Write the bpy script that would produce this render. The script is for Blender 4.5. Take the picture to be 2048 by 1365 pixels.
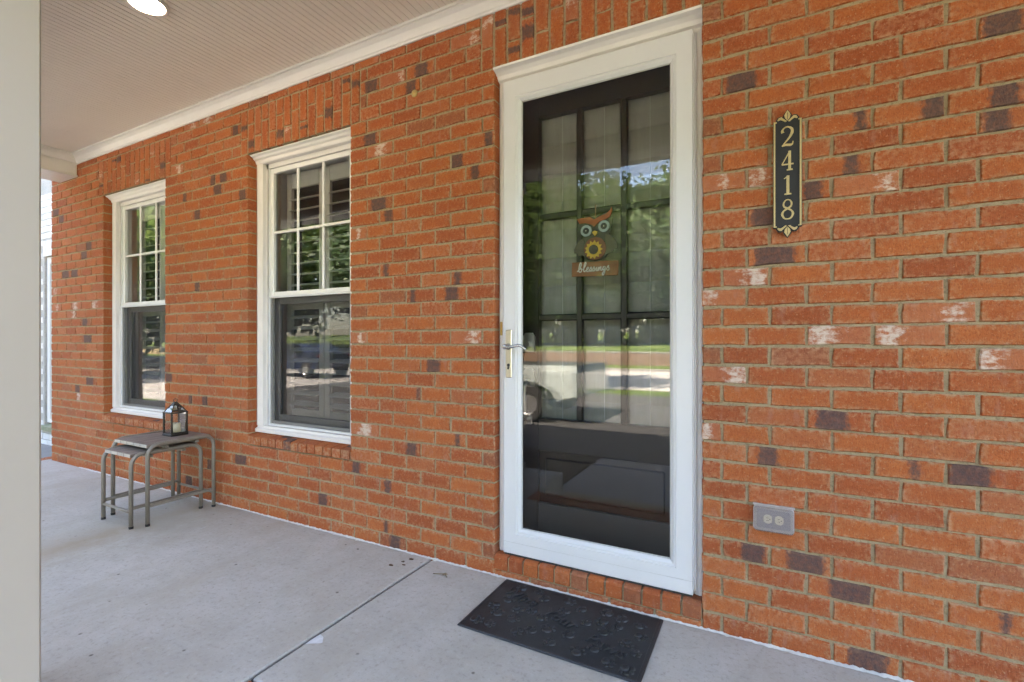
import bpy, bmesh, math, random
from mathutils import Vector, Matrix
random.seed(7)
PI = math.pi
S = bpy.context.scene
for o in list(bpy.data.objects): bpy.data.objects.remove(o)
C = S.collection

# ------------------------------------------------------------------ camera
F = 965.0; PHI = math.radians(27.67); D = 2.14; H = 1.193
cp, sp = math.cos(PHI), math.sin(PHI)
cam = bpy.data.cameras.new('camera'); camo = bpy.data.objects.new('camera', cam); C.objects.link(camo)
cam.sensor_width = 36; cam.lens = 36*F/2048; cam.clip_start = .05; cam.clip_end = 900
camo.location = (0, -D, H); camo.rotation_euler = (PI/2, 0, PHI)
S.camera = camo
# ------------------------------------------------------------------ sky, sun, exposure
SUN = Vector((-.25, .50, .82)).normalized()
w = bpy.data.worlds.new('World'); S.world = w; w.use_nodes = True
nt = w.node_tree; nt.nodes.clear()
sky = nt.nodes.new('ShaderNodeTexSky'); sky.sky_type = 'NISHITA'; sky.sun_disc = False
sky.sun_elevation = math.asin(SUN.z); sky.sun_rotation = math.atan2(SUN.x, SUN.y)
sky.air_density = 1.0; sky.dust_density = 1.5
bg = nt.nodes.new('ShaderNodeBackground'); bg.inputs['Strength'].default_value = .11
wo = nt.nodes.new('ShaderNodeOutputWorld')
nt.links.new(sky.outputs[0], bg.inputs[0]); nt.links.new(bg.outputs[0], wo.inputs[0])
sl = bpy.data.lights.new('sun', 'SUN'); sl.energy = 5.0; sl.angle = math.radians(.5); sl.color = (1, .95, .86)
so = bpy.data.objects.new('sun', sl); C.objects.link(so)
so.rotation_euler = SUN.to_track_quat('Z', 'Y').to_euler(); so.location = (0, 0, 20)
S.view_settings.view_transform = 'Standard'; S.view_settings.look = 'None'
S.view_settings.exposure = 4.12; S.view_settings.gamma = 1
S.view_settings.use_white_balance = True; S.view_settings.white_balance_temperature = 7450; S.view_settings.white_balance_tint = 14
S.cycles.max_bounces = 7; S.cycles.diffuse_bounces = 3; S.cycles.glossy_bounces = 4; S.cycles.transparent_max_bounces = 16
S.cycles.adaptive_threshold = .03; S.cycles.caustics_reflective = False; S.cycles.caustics_refractive = False

# ------------------------------------------------------------------ helpers
def wall_pt(px, py, y=0.0):
    """photo pixel -> (x, z) on the vertical plane at depth y"""
    a = math.atan((px-1024)/F) - PHI
    x = (D+y)*math.tan(a)
    zz = (D+y)*cp - x*sp
    return x, H + (682-py)*zz/F

def wloc(o):
    v = Vector((0, 0, 0))
    while o is not None: v += o.location; o = o.parent
    return v

class MB:
    def __init__(s): s.v = []; s.f = []
    def add(s, vs, fs):
        n = len(s.v); s.v += [tuple(p) for p in vs]; s.f += [tuple(i+n for i in f) for f in fs]
    def box(s, x0, x1, y0, y1, z0, z1):
        s.add([(x0,y0,z0),(x1,y0,z0),(x1,y1,z0),(x0,y1,z0),(x0,y0,z1),(x1,y0,z1),(x1,y1,z1),(x0,y1,z1)],
              [(0,3,2,1),(4,5,6,7),(0,1,5,4),(1,2,6,5),(2,3,7,6),(3,0,4,7)])
    def cbox(s, x0, x1, y0, y1, z0, z1, b=.003):
        """box with chamfered edges"""
        b = min(b, (x1-x0)*.45, (y1-y0)*.45, (z1-z0)*.45)
        vs = []; idx = {}
        for i, x in enumerate((x0, x1)):
            for j, y in enumerate((y0, y1)):
                for k, z in enumerate((z0, z1)):
                    sx, sy, sz = (1, -1)[i], (1, -1)[j], (1, -1)[k]
                    for ax in range(3):
                        p = [x+sx*b, y+sy*b, z+sz*b]; p[ax] = (x, y, z)[ax]
                        idx[i, j, k, ax] = len(vs); vs.append(p)
        fs = []
        I = lambda *a: idx[a]
        for i in (0, 1):
            q = [I(i,0,0,0), I(i,1,0,0), I(i,1,1,0), I(i,0,1,0)]; fs.append(q if i else q[::-1])
            q = [I(0,i,0,1), I(1,i,0,1), I(1,i,1,1), I(0,i,1,1)]; fs.append(q[::-1] if i else q)
            q = [I(0,0,i,2), I(1,0,i,2), I(1,1,i,2), I(0,1,i,2)]; fs.append(q if i else q[::-1])
        for a in (0, 1):
            for c in (0, 1):
                fs.append([I(0,a,c,1), I(1,a,c,1), I(1,a,c,2), I(0,a,c,2)])
                fs.append([I(a,0,c,0), I(a,1,c,0), I(a,1,c,2), I(a,0,c,2)])
                fs.append([I(a,c,0,0), I(a,c,1,0), I(a,c,1,1), I(a,c,0,1)])
                for k in (0, 1): fs.append([I(a,c,k,0), I(a,c,k,1), I(a,c,k,2)])
        s.add(vs, fs)
    def exx(s, prof, x0, x1):
        """closed (y,z) profile extruded along x"""
        n = len(prof)
        s.add([(x0, y, z) for y, z in prof] + [(x1, y, z) for y, z in prof],
              [(i, (i+1) % n, n+(i+1) % n, n+i) for i in range(n)] + [tuple(range(n))[::-1], tuple(range(n, 2*n))])
    def exy(s, prof, y0, y1):
        n = len(prof)
        s.add([(x, y0, z) for x, z in prof] + [(x, y1, z) for x, z in prof],
              [(i, (i+1) % n, n+(i+1) % n, n+i) for i in range(n)] + [tuple(range(n))[::-1], tuple(range(n, 2*n))])
    def exz(s, prof, z0, z1):
        n = len(prof)
        s.add([(x, y, z0) for x, y in prof] + [(x, y, z1) for x, y in prof],
              [(i, (i+1) % n, n+(i+1) % n, n+i) for i in range(n)] + [tuple(range(n))[::-1], tuple(range(n, 2*n))])
    def tube(s, pts, r, n=10, cap=True):
        pts = [Vector(p) for p in pts]; rs = r if isinstance(r, (list, tuple)) else [r]*len(pts)
        t0 = (pts[1]-pts[0]).normalized()
        u = t0.orthogonal().normalized(); vs = []; prev = t0
        for i, p in enumerate(pts):
            if i == 0: t = t0
            elif i == len(pts)-1: t = (pts[i]-pts[i-1]).normalized()
            else: t = ((pts[i+1]-pts[i]).normalized()+(pts[i]-pts[i-1]).normalized()).normalized()
            q = prev.rotation_difference(t); u = (q @ u).normalized(); prev = t
            b = t.cross(u)
            for k in range(n):
                a = 2*PI*k/n; vs.append(p + (u*math.cos(a)+b*math.sin(a))*rs[i])
        fs = []
        for i in range(len(pts)-1):
            for k in range(n):
                fs.append((i*n+k, i*n+(k+1) % n, (i+1)*n+(k+1) % n, (i+1)*n+k))
        if cap: fs += [tuple(range(n))[::-1], tuple(range((len(pts)-1)*n, len(pts)*n))]
        s.add(vs, fs)
    def lathe(s, prof, c, axis='z', n=24):
        """prof: (r, h) list, closed ends when r == 0"""
        vs = []; m = len(prof)
        for r, h in prof:
            for k in range(n):
                a = 2*PI*k/n; x, y = r*math.cos(a), r*math.sin(a)
                p = {'z': (x, y, h), 'y': (x, h, y), 'x': (h, x, y)}[axis]
                vs.append((c[0]+p[0], c[1]+p[1], c[2]+p[2]))
        fs = [(i*n+k, i*n+(k+1) % n, (i+1)*n+(k+1) % n, (i+1)*n+k) for i in range(m-1) for k in range(n)]
        s.add(vs, fs)
    def plate(s, pts, yf, yb, o=(0, 0)):
        """(x,z) outline as a plate facing -y"""
        s.exy([(x+o[0], z+o[1]) for x, z in pts], yf, yb)
    def build(s, name, mat, parent=None, smooth=False, label=None, fix=True):
        off = wloc(parent) if parent else Vector((0, 0, 0))
        me = bpy.data.meshes.new(name)
        me.from_pydata([tuple(Vector(p)-off) for p in s.v], [], s.f)
        if fix:
            bm = bmesh.new(); bm.from_mesh(me); bmesh.ops.recalc_face_normals(bm, faces=bm.faces); bm.to_mesh(me); bm.free()
        if smooth: me.polygons.foreach_set('use_smooth', [True]*len(me.polygons))
        o = bpy.data.objects.new(name, me); C.objects.link(o)
        if mat: me.materials.append(mat)
        if parent: o.parent = parent
        if label: o['label'] = label
        return o

def thing(name, label, cat, loc=(0, 0, 0), group=None):
    o = bpy.data.objects.new(name, None); C.objects.link(o); o.location = loc; o.empty_display_size = .1
    return tag(o, label, cat, group)
def tag(o, label, cat, group=None):
    o['label'] = label; o['category'] = cat
    if group: o['group'] = group
    return o
def struct(o, label=None):
    o['kind'] = 'structure'
    if label: o['label'] = label
    return o
def circ(r, n=24, cx=0, cz=0, rz=None):
    rz = rz or r
    return [(cx+r*math.cos(2*PI*k/n), cz+rz*math.sin(2*PI*k/n)) for k in range(n)]

# ------------------------------------------------------------------ materials
class NT:
    def __init__(s, name):
        s.m = bpy.data.materials.new(name); s.m.use_nodes = True; s.t = s.m.node_tree; s.t.nodes.clear()
        s.out = s.n('OutputMaterial')
    def n(s, ty, **kw):
        nd = s.t.nodes.new('ShaderNode'+ty)
        for k, v in kw.items(): setattr(nd, k, v)
        return nd
    def l(s, a, b): s.t.links.new(a, b)
    def val(s, sock, v):
        if hasattr(v, 'is_linked'): s.l(v, sock)
        else:
            if isinstance(v, tuple) and len(v) == 3 and len(sock.default_value) == 4: v = v+(1,)
            sock.default_value = v
    def math(s, op, a, b=0.0, c=0.0, clamp=False):
        m = s.n('Math', operation=op, use_clamp=clamp); s.val(m.inputs[0], a); s.val(m.inputs[1], b); s.val(m.inputs[2], c); return m.outputs[0]
    def mix(s, f, a, b, mode='MIX'):
        m = s.n('MixRGB', blend_type=mode); s.val(m.inputs[0], f); s.val(m.inputs[1], a); s.val(m.inputs[2], b); return m.outputs[0]
    def noise(s, vec, scale, detail=3, rough=.55):
        m = s.n('TexNoise'); s.val(m.inputs['Scale'], scale); m.inputs['Detail'].default_value = detail; m.inputs['Roughness'].default_value = rough
        s.l(vec, m.inputs['Vector']); return m.outputs['Fac']
    def ramp(s, f, stops):
        r = s.n('ValToRGB'); e = r.color_ramp.elements
        while len(e) < len(stops): e.new(.5)
        for i, (p, c) in enumerate(stops):
            e[i].position = p
            if not isinstance(c, tuple): c = (c, c, c)
            e[i].color = c+(1,)
        s.l(f, r.inputs[0]); return r.outputs[0]
    def stretch(s, vec, sc):
        m = s.n('Mapping'); m.inputs['Scale'].default_value = sc; s.l(vec, m.inputs[0]); return m.outputs[0]
    def pos(s): return s.n('NewGeometry').outputs['Position']
    def bump(s, h, strength=.3, dist=.002):
        b = s.n('Bump'); b.inputs['Strength'].default_value = strength; b.inputs['Distance'].default_value = dist; s.l(h, b.inputs['Height']); return b.outputs[0]
    def bsdf(s, col, rough=.6, metal=0.0, normal=None, spec=.5):
        b = s.n('BsdfPrincipled'); s.val(b.inputs['Base Color'], col); s.val(b.inputs['Roughness'], rough)
        b.inputs['Metallic'].default_value = metal; b.inputs['Specular IOR Level'].default_value = spec
        if normal is not None: s.l(normal, b.inputs['Normal'])
        return b.outputs[0]
    def done(s, sh): s.l(sh, s.out.inputs['Surface']); return s.m

def plain(name, col, rough=.5, metal=0.0, var=.06, scale=30, bump=.0, spec=.5, dist=.001):
    t = NT(name); p = t.pos()
    n = t.noise(p, scale, 4)
    c = t.mix(t.ramp(n, [(.3, 0.0), (.7, 1.0)]), tuple(x*(1-var) for x in col), tuple(min(1, x*(1+var)) for x in col))
    nm = t.bump(t.noise(p, scale*8, 3), bump, dist) if bump else None
    return t.done(t.bsdf(c, rough, metal, nm, spec))

def painted(name, col, rough=.4, dirt=.12):
    """painted trim: faint grime, brush relief"""
    t = NT(name); p = t.pos()
    n = t.noise(p, 5, 5, .65); n2 = t.noise(p, 60, 3)
    c = t.mix(t.ramp(n, [(.45, 0.0), (.8, dirt)]), col, (.33, .29, .23))
    c = t.mix(t.ramp(n2, [(.6, 0.0), (.85, .06)]), c, (.3, .27, .22))
    return t.done(t.bsdf(c, rough, 0, t.bump(t.noise(t.stretch(p, (1, 1, .15)), 140, 2), .12, .0008), .4))

def brick_mat(name, joined, white=False):
    t = NT(name)
    if joined:
        a = t.n('VertexColor'); a.layer_name = 'bp'; col, alp = a.outputs['Color'], a.outputs['Alpha']
    else:
        a = t.n('ObjectInfo'); col, alp = a.outputs['Color'], a.outputs['Alpha']
    sep = t.n('SeparateColor'); t.l(col, sep.inputs[0])
    rnd, uc, uw = sep.outputs[0], sep.outputs[1], sep.outputs[2]
    p = t.pos()
    uv = t.n('UVMap').outputs[0]; su = t.n('SeparateXYZ'); t.l(uv, su.inputs[0])
    u, v = su.outputs[0], su.outputs[1]
    n_big = t.noise(p, 14, 2); n_mid = t.noise(p, 55, 3, .6); n_fine = t.noise(t.stretch(p, (1, 1, .5)), 260, 2, .6)
    drag = t.noise(t.stretch(p, (1, 1, .12)), 330, 1, .6)
    if white:
        base = t.ramp(rnd, [(0, (.62, .60, .57)), (.5, (.72, .71, .69)), (1, (.8, .79, .77))])
        base = t.mix(t.ramp(n_mid, [(.5, 0.0), (.75, .5)]), base, (.45, .4, .36))
    else:
        base = t.ramp(rnd, [(0, (0.286, 0.066, 0.022)), (.25, (0.347, 0.085, 0.027)), (.5, (0.392, 0.103, 0.029)), (.75, (0.422, 0.120, 0.034)), (.93, (0.372, 0.114, 0.045)), (1, (0.241, 0.088, 0.046))])
        base = t.mix(t.ramp(n_big, [(.3, 0.0), (.75, .55)]), base, (0.291, 0.066, 0.022))
        base = t.mix(t.ramp(n_mid, [(.45, 0.0), (.8, .45)]), base, (0.462, 0.152, 0.052))
        base = t.mix(t.ramp(n_fine, [(.35, .45), (.5, 0.0)]), base, (0.171, 0.044, 0.018))
        base = t.mix(t.ramp(drag, [(.62, 0.0), (.8, .45)]), base, (0.482, 0.202, 0.088))
        # pale worn arrises: distance to nearest edge, broken up by noise
        ev = t.math('MULTIPLY', t.math('ABSOLUTE', t.math('SUBTRACT', v, .5)), 2.0)
        eu = t.math('MULTIPLY', t.math('ABSOLUTE', t.math('SUBTRACT', u, .5)), 2.0)
        e = t.math('MAXIMUM', t.math('POWER', ev, 3.0), t.math('POWER', eu, 8.0))
        sn = t.n('SeparateXYZ'); t.l(t.n('NewGeometry').outputs['True Normal'], sn.inputs[0])
        e = t.math('MULTIPLY', t.math('MULTIPLY', e, t.math('GREATER_THAN', t.math('ABSOLUTE', sn.outputs[1]), .5)), t.ramp(n_mid, [(.42, 0.0), (.62, 1.0)]))
        base = t.mix(t.math('MULTIPLY', e, .8), base, (.43, .27, .16))
        base = t.mix(t.ramp(t.noise(p, 105, 2, .7), [(.60, 0.0), (.72, .55)]), base, (.46, .27, .16))
        base = t.mix(t.ramp(t.noise(t.stretch(p, (1, 1, .4)), 24, 3, .6), [(.58, 0.0), (.72, .45)]), base, (.36, .17, .12))
        # one patch per brick at (uc, uw): dark flashing, or a pale smear where alpha is low
        nb = t.noise(t.stretch(p, (1, 1, .6)), 60, 4, .6)
        d = t.math('SUBTRACT', uw, t.math('ABSOLUTE', t.math('SUBTRACT', u, uc)))
        d = t.math('ADD', d, t.math('MULTIPLY', t.math('SUBTRACT', nb, .5), .30))
        has = t.math('GREATER_THAN', uw, .02); pale = t.math('LESS_THAN', alp, .5)
        dm = t.math('MULTIPLY', t.math('MULTIPLY', d, 11.0, clamp=True), t.math('MULTIPLY', has, t.math('SUBTRACT', 1.0, pale)))
        dm = t.math('MULTIPLY', dm, t.ramp(n_mid, [(.25, .98), (.75, .62)]))
        base = t.mix(dm, base, t.mix(n_fine, (.030, .024, .026), (.105, .080, .078)))
        wd_ = t.math('ADD', d, t.math('MULTIPLY', t.math('SUBTRACT', t.noise(t.stretch(p, (.6, 1, 1)), 46, 5, .7), .53), 1.5))
        wm = t.math('MULTIPLY', t.math('MULTIPLY', wd_, 3.6, clamp=True), t.math('MULTIPLY', has, pale))
        base = t.mix(t.math('MULTIPLY', pale, .30), base, (.42, .17, .10))
        base = t.mix(t.math('MULTIPLY', wm, .85), base, (.60, .50, .42))
        hz_ = t.math('MULTIPLY', t.math('SUBTRACT', 1.0, alp), t.math('SUBTRACT', 1.0, pale))
        base = t.mix(t.math('MULTIPLY', hz_, t.ramp(n_mid, [(.4, 0.0), (.6, 1.0)])), base, (.46, .22, .13))
    h = t.math('ADD', t.math('MULTIPLY', n_fine, .6), t.math('ADD', t.math('MULTIPLY', drag, .5), n_mid))
    return t.done(t.bsdf(base, .88, 0, t.bump(h, .85, .003), .25))

def mortar_mat(name, c0, c1):
    t = NT(name); p = t.pos()
    c = t.mix(t.ramp(t.noise(p, 9, 5, .6), [(.3, 0.0), (.7, 1.0)]), c0, c1)
    c = t.mix(t.ramp(t.noise(p, 90, 3, .6), [(.35, .5), (.5, 0.0)]), c, tuple(x*.55 for x in c0))
    h = t.math('ADD', t.noise(p, 160, 4, .7), t.noise(p, 50, 3))
    return t.done(t.bsdf(c, .95, 0, t.bump(h, .8, .004), .2))

M = {}
M['brick'] = brick_mat('brick_clay', False); M['brick_j'] = brick_mat('brick_clay_far', True)
M['wbrick'] = brick_mat('brick_painted_white', False, True)
M['mortar'] = mortar_mat('mortar_tan', (.295, .222, .130), (.38, .295, .185))
M['wmortar'] = mortar_mat('mortar_painted', (.40, .38, .35), (.52, .5, .47))
M['trim'] = painted('trim_paint', (.74, .70, .665))
M['storm'] = painted('storm_door_enamel', (.64, .635, .635), .28, .05)
M['vinyl'] = painted('window_vinyl', (.76, .75, .72), .35, .1)
M['ceil'] = painted('beadboard_paint', (.86, .775, .68), .5, .06)
M['column'] = painted('column_paint', (.42, .36, .30), .5, .06)
M['brass'] = plain('brass', (.52, .36, .13), .35, 1, .12, 60)
M['nickel'] = plain('satin_nickel', (.52, .49, .42), .32, 1, .05, 90)
M['hardware'] = plain('polished_nickel', (.72, .69, .64), .42, .85, .05, 90)
M['steel'] = plain('brushed_steel', (.42, .42, .43), .25, 1, .05, 90)
M['door'] = plain('door_dark_brown', (.013, .008, .006), .45, 0, .2, 12, .1)
M['black'] = plain('black_enamel', (.009, .009, .010), .6, 0, .1, 50)
M['gold'] = plain('gold_paint', (.50, .38, .18), .45, .35, .1, 90, .2)
M['rubber'] = plain('mat_rubber', (.018, .019, .021), .52, 0, .25, 40, .5)
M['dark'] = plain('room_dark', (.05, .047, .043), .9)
M['seal'] = plain('dark_seal', (.03, .03, .03), .7)
M['louver'] = plain('shutter_white', (.66, .64, .60), .45, 0, .04, 20)
M['screenframe'] = plain('screen_frame_grey', (.16, .155, .15), .5)
M['sashgrey'] = plain('sash_grey', (.50, .49, .47), .45); M['sashdark'] = plain('lower_sash_taupe', (.20, .185, .17), .5)
M['tube'] = plain('table_tube_taupe', (.20, .172, .138), .42, .1, .1, 40, .1)
M['ivory'] = plain('candle_wax', (.72, .66, .50), .5)
M['lantern'] = plain('lantern_bronze', (.035, .030, .026), .45, .5, .3, 60, .2)
M['caulk'] = plain('caulk_white', (.58, .56, .52), .7, 0, .1, 60, .4)
M['asphalt'] = plain('asphalt', (.050, .049, .049), .9, 0, .2, 3, .4, dist=.01)
M['road'] = plain('road_concrete', (.36, .34, .32), .9, 0, .12, 1.2, .2, dist=.01)
M['walk'] = plain('walk_concrete', (.22, .205, .19), .9, 0, .12, 4, .3, dist=.004)
M['bark'] = plain('bark', (.085, .065, .048), .95, 0, .35, 10, .8, dist=.02)
M['tyre'] = plain('tyre', (.02, .02, .02), .8)
M['rim'] = plain('rim_alloy', (.5, .5, .5), .3, .8)
M['redlens'] = plain('tail_lens', (.35, .02, .015), .2)
M['leaf_dry'] = plain('dead_leaf', (.085, .045, .022), .8, 0, .3, 80)
M['twig'] = plain('dead_twig', (.20, .15, .09), .9, 0, .3, 80)

def concrete():
    t = NT('porch_concrete'); p = t.pos()
    n = t.noise(p, 1.6, 5, .6); n2 = t.noise(p, 9, 5, .65); n3 = t.noise(p, 120, 4, .7)
    broom = t.noise(t.stretch(p, (1, .10, 1)), 190, 2)
    c = t.mix(t.ramp(n, [(.35, 0.0), (.65, 1.0)]), (.40, .36, .305), (.47, .435, .39))
    c = t.mix(t.ramp(n2, [(.35, .35), (.6, 0.0)]), c, (.33, .30, .255))
    c = t.mix(t.ramp(n3, [(.28, .55), (.42, 0.0)]), c, (.22, .20, .17))
    n5 = t.noise(p, 48, 4, .7)
    c = t.mix(t.ramp(n5, [(.30, .7), (.46, 0.0)]), c, (.27, .245, .215))
    c = t.mix(t.ramp(n5, [(.58, 0.0), (.75, .5)]), c, (.52, .50, .47))
    # rusty drip line of runoff stain across the left bay
    s = t.n('SeparateXYZ'); t.l(p, s.inputs[0])
    ln = t.math('ABSOLUTE', t.math('ADD', t.math('ADD', s.outputs[0], 3.60), t.math('MULTIPLY', t.math('SUBTRACT', n2, .5), .35)))
    st = t.math('MULTIPLY', t.ramp(ln, [(.0, 1.0), (.30, 0.0)]), t.ramp(n, [(.3, .5), (.6, .95)]))
    c = t.mix(st, c, (.335, .27, .19))
    n4 = t.noise(t.stretch(p, (1, .45, 1)), 3.4, 5, .65)
    c = t.mix(t.ramp(n4, [(.5, 0.0), (.68, .55)]), c, (.36, .315, .25))
    wl = t.math('ADD', s.outputs[1], t.math('MULTIPLY', n2, .05))
    c = t.mix(t.ramp(wl, [(.0, 0.0), (.045, .5)]), c, (.27, .25, .22))
    v = t.n('TexVoronoi'); v.inputs['Scale'].default_value = 11; t.l(p, v.inputs['Vector'])
    sp_ = t.math('MULTIPLY', t.ramp(v.outputs['Distance'], [(.05, 1.0), (.10, 0.0)]), t.ramp(t.noise(p, 5.3, 2), [(.50, 0.0), (.56, .9)]))
    c = t.mix(sp_, c, (.12, .10, .08))
    h = t.math('ADD', t.math('MULTIPLY', n3, .7), broom)
    return t.done(t.bsdf(c, .85, 0, t.bump(h, .45, .0015), .3))
M['concrete'] = concrete()

def grass():
    t = NT('lawn'); p = t.pos()
    c = t.mix(t.ramp(t.noise(p, .5, 5), [(.35, 0.0), (.65, 1.0)]), (.065, .105, .022), (.13, .17, .045))
    c = t.mix(t.ramp(t.noise(p, 30, 4), [(.3, .6), (.6, 0.0)]), c, (.035, .06, .014))
    return t.done(t.bsdf(c, .95, 0, t.bump(t.noise(p, 40, 4), .8, .03), .1))
M['grass'] = grass()

def leafmat(name, a, b):
    t = NT(name); r = t.n('NewGeometry').outputs['Random Per Island']
    c = t.mix(r, a, b)
    d = t.bsdf(c, .55, 0, None, .3); tr = t.n('BsdfTranslucent'); t.val(tr.inputs['Color'], t.mix(.35, c, (.14, .20, .04)))
    m = t.n('MixShader'); m.inputs[0].default_value = .35; t.l(d, m.inputs[1]); t.l(tr.outputs[0], m.inputs[2])
    return t.done(m.outputs[0])
M['leaf_a'] = leafmat('leaf_mid', (.032, .075, .024), (.11, .16, .05))
M['leaf_b'] = leafmat('leaf_dark', (.018, .048, .018), (.05, .09, .03))

def glass(name, refl=1.7, tint=(.93, .95, .94), wave=.0):
    t = NT(name)
    fr = t.n('Fresnel'); fr.inputs['IOR'].default_value = 1.5
    gl = t.n('BsdfGlossy'); gl.inputs['Roughness'].default_value = .0; gl.inputs['Color'].default_value = (1, 1, 1, 1)
    if wave: t.l(t.bump(t.noise(t.pos(), 3.5, 1), wave, .002), gl.inputs['Normal'])
    tr = t.n('BsdfTransparent'); tr.inputs['Color'].default_value = tint+(1,)
    m = t.n('MixShader'); t.l(t.math('MULTIPLY', fr.outputs[0], refl, clamp=True), m.inputs[0]); t.l(tr.outputs[0], m.inputs[1]); t.l(gl.outputs[0], m.inputs[2])
    return t.done(m.outputs[0])
M['glass'] = glass('window_glass', 2.0, (.88, .90, .89), .02)
M['stormglass'] = glass('storm_glass', 1.55, (.90, .92, .91), .015)
M['lglass'] = glass('lantern_glass', 1.5)

def screen():
    t = NT('insect_screen')
    d = t.bsdf((.035, .035, .036), .6, 0, None, .2); tr = t.n('BsdfTransparent')
    m = t.n('MixShader'); m.inputs[0].default_value = .42; t.l(tr.outputs[0], m.inputs[1]); t.l(d, m.inputs[2])
    return t.done(m.outputs[0])
M['screen'] = screen()

def wood():
    t = NT('weathered_slat'); p = t.pos()
    n = t.noise(t.stretch(p, (1, .08, 1)), 90, 4, .6)
    c = t.mix(t.ramp(n, [(.3, 0.0), (.7, 1.0)]), (.155, .115, .092), (.25, .195, .16))
    return t.done(t.bsdf(c, .7, 0, t.bump(n, .3, .001), .3))
M['slat'] = wood()
M['slat_end'] = plain('slat_end_cap', (.42, .385, .33), .6, 0, .1, 60)

def emis(name, col, st):
    t = NT(name); e = t.n('Emission'); e.inputs[0].default_value = col+(1,); e.inputs[1].default_value = st
    return t.done(e.outputs[0])
M['lamp'] = emis('lamp_lit', (1, .80, .55), 6)
def shade():
    t = NT('roman_shade_cloth'); p = t.pos()
    c = t.mix(t.ramp(t.noise(t.stretch(p, (1, 1, .15)), 30, 3), [(.3, 0.0), (.7, 1.0)]), (.33, .315, .285), (.40, .38, .35))
    weave = t.noise(p, 700, 2)
    return t.done(t.bsdf(c, .95, 0, t.bump(weave, .3, .0006), .1))
M['shade'] = shade()
def carpaint(name, col):
    t = NT(name); b = t.n('BsdfPrincipled'); b.inputs['Base Color'].default_value = col+(1,); b.inputs['Roughness'].default_value = .35
    b.inputs['Coat Weight'].default_value = 1.0; b.inputs['Coat Roughness'].default_value = .05; b.inputs['Metallic'].default_value = .3
    return t.done(b.outputs[0])
M['car_pale'] = carpaint('car_paint_pale', (.42, .46, .44)); M['car_blue'] = carpaint('car_paint_blue', (.02, .035, .09))
M['carglass'] = plain('car_glass', (.015, .018, .02), .05, 0, .05, 5, 0, .8)

# ================================================================== GROUND AND STREET
GZ = -.36
def gh(x, y):
    if y > -28.6: return GZ
    d = -28.6-y
    return GZ + .80 + min(d, 45)*.045 + .15*math.sin(x*.13+y*.11)
mb = MB()
xs = [-90+6*i for i in range(31)]; ys = [60, 30, 12, 0, -6, -12, -18, -24, -28.59, -28.61]+[-32-5*i for i in range(20)]
for y in ys:
    for x in xs: mb.v.append((x, y, gh(x, y)))
n = len(xs)
for j in range(len(ys)-1):
    for i in range(n-1): mb.f.append((j*n+i, j*n+i+1, (j+1)*n+i+1, (j+1)*n+i))
struct(mb.build('ground', M['grass'], smooth=False))
mb = MB(); mb.box(-14, 12, -11.5, -3.9, GZ-.05, GZ+.012); struct(mb.build('driveway', M['asphalt']))
mb = MB(); mb.box(-90, 90, -22.5, -13.0, GZ-.05, GZ+.008); struct(mb.build('road', M['road']))
mb = MB(); mb.box(-40, -13.99, -13.01, -4.5, GZ-.05, GZ+.016); struct(mb.build('parking_apron', M['road']))
mb = MB(); mb.cbox(-90, 90, -22.7, -22.5, GZ-.1, GZ+.13, .02); struct(mb.build('kerb', M['walk']))
mb = MB(); mb.cbox(-1.9, 1.6, -3.88, -1.96, GZ-.05, GZ+.03, .01); struct(mb.build('walkway', M['walk']))
mb = MB(); mb.box(-13.9, -1.904, -3.89, -1.87, GZ-.05, GZ+.05); mb.box(1.604, 8, -3.89, -1.97, GZ-.05, GZ+.05); struct(mb.build('mulch_bed', plain('mulch', (.055, .032, .02), .95, 0, .5, 18, 1.0, dist=.03)))

# retaining wall across the street
rw = thing('retaining_wall', 'long low brown retaining wall across the street, seen mirrored in the door glass', 'wall', (0, -28.5, GZ))
mb = MB(); mb.box(-80, 80, -28.68, -28.42, GZ-.1, GZ+.76); mb.build('wall_body', M['mortar'], rw)
t_ = NT('retaining_block'); t_.done(t_.bsdf(t_.mix(t_.noise(t_.pos(), 2, 3), (.13, .075, .05), (.24, .15, .10)), .9))
mb0 = MB()
for r in range(4):
    for i in range(80):
        x = -40+i+.5*(r % 2); mb0.cbox(x+.01, x+.99, -28.40, -28.36, GZ+.01+r*.19, GZ+.19+r*.19, .01)
o = mb0.build('block', t_.m, rw); o['kind'] = 'stuff'
mb = MB(); mb.cbox(-80, 80, -28.72, -28.34, GZ+.775, GZ+.86, .01); mb.build('coping', M['walk'], rw)

# ================================================================== PORCH FLOOR
JX = -1.615; STEP_Y = -1.06
pf = struct(bpy.data.objects.new('porch_floor', None)); C.objects.link(pf); pf['label'] = 'grey concrete porch floor'
def slab(x0, x1, y0, y1, nm='concrete_slab'):
    mb = MB(); mb.cbox(x0, x1, y0, y1, GZ-.1, 0, .006); return mb.build(nm, M['concrete'], pf)
slab(-6.40, JX-.007, -1.86, .12)
slab(JX+.007, 2.6, STEP_Y+.006, .12)
mb = MB(); mb.box(JX-.01, JX+.01, -1.05, .1, -.2, -.014); mb.build('joint_filler', M['seal'], pf)
# pale scuff beside the joint
mb = MB(); mb.v = [(-1.602, -.835, .0012), (-1.603, -.80, .0012), (-1.601, -.765, .0012), (-1.575, -.772, .0012), (-1.548, -.80, .0012), (-1.562, -.812, .0012), (-1.58, -.822, .0012)]; mb.f = [(0, 1, 2, 3, 4, 5, 6)][::-1]; mb.build('pale_scuff', plain('scuff_white', (.56, .55, .54), .9, 0, .15, 30), pf)
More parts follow.
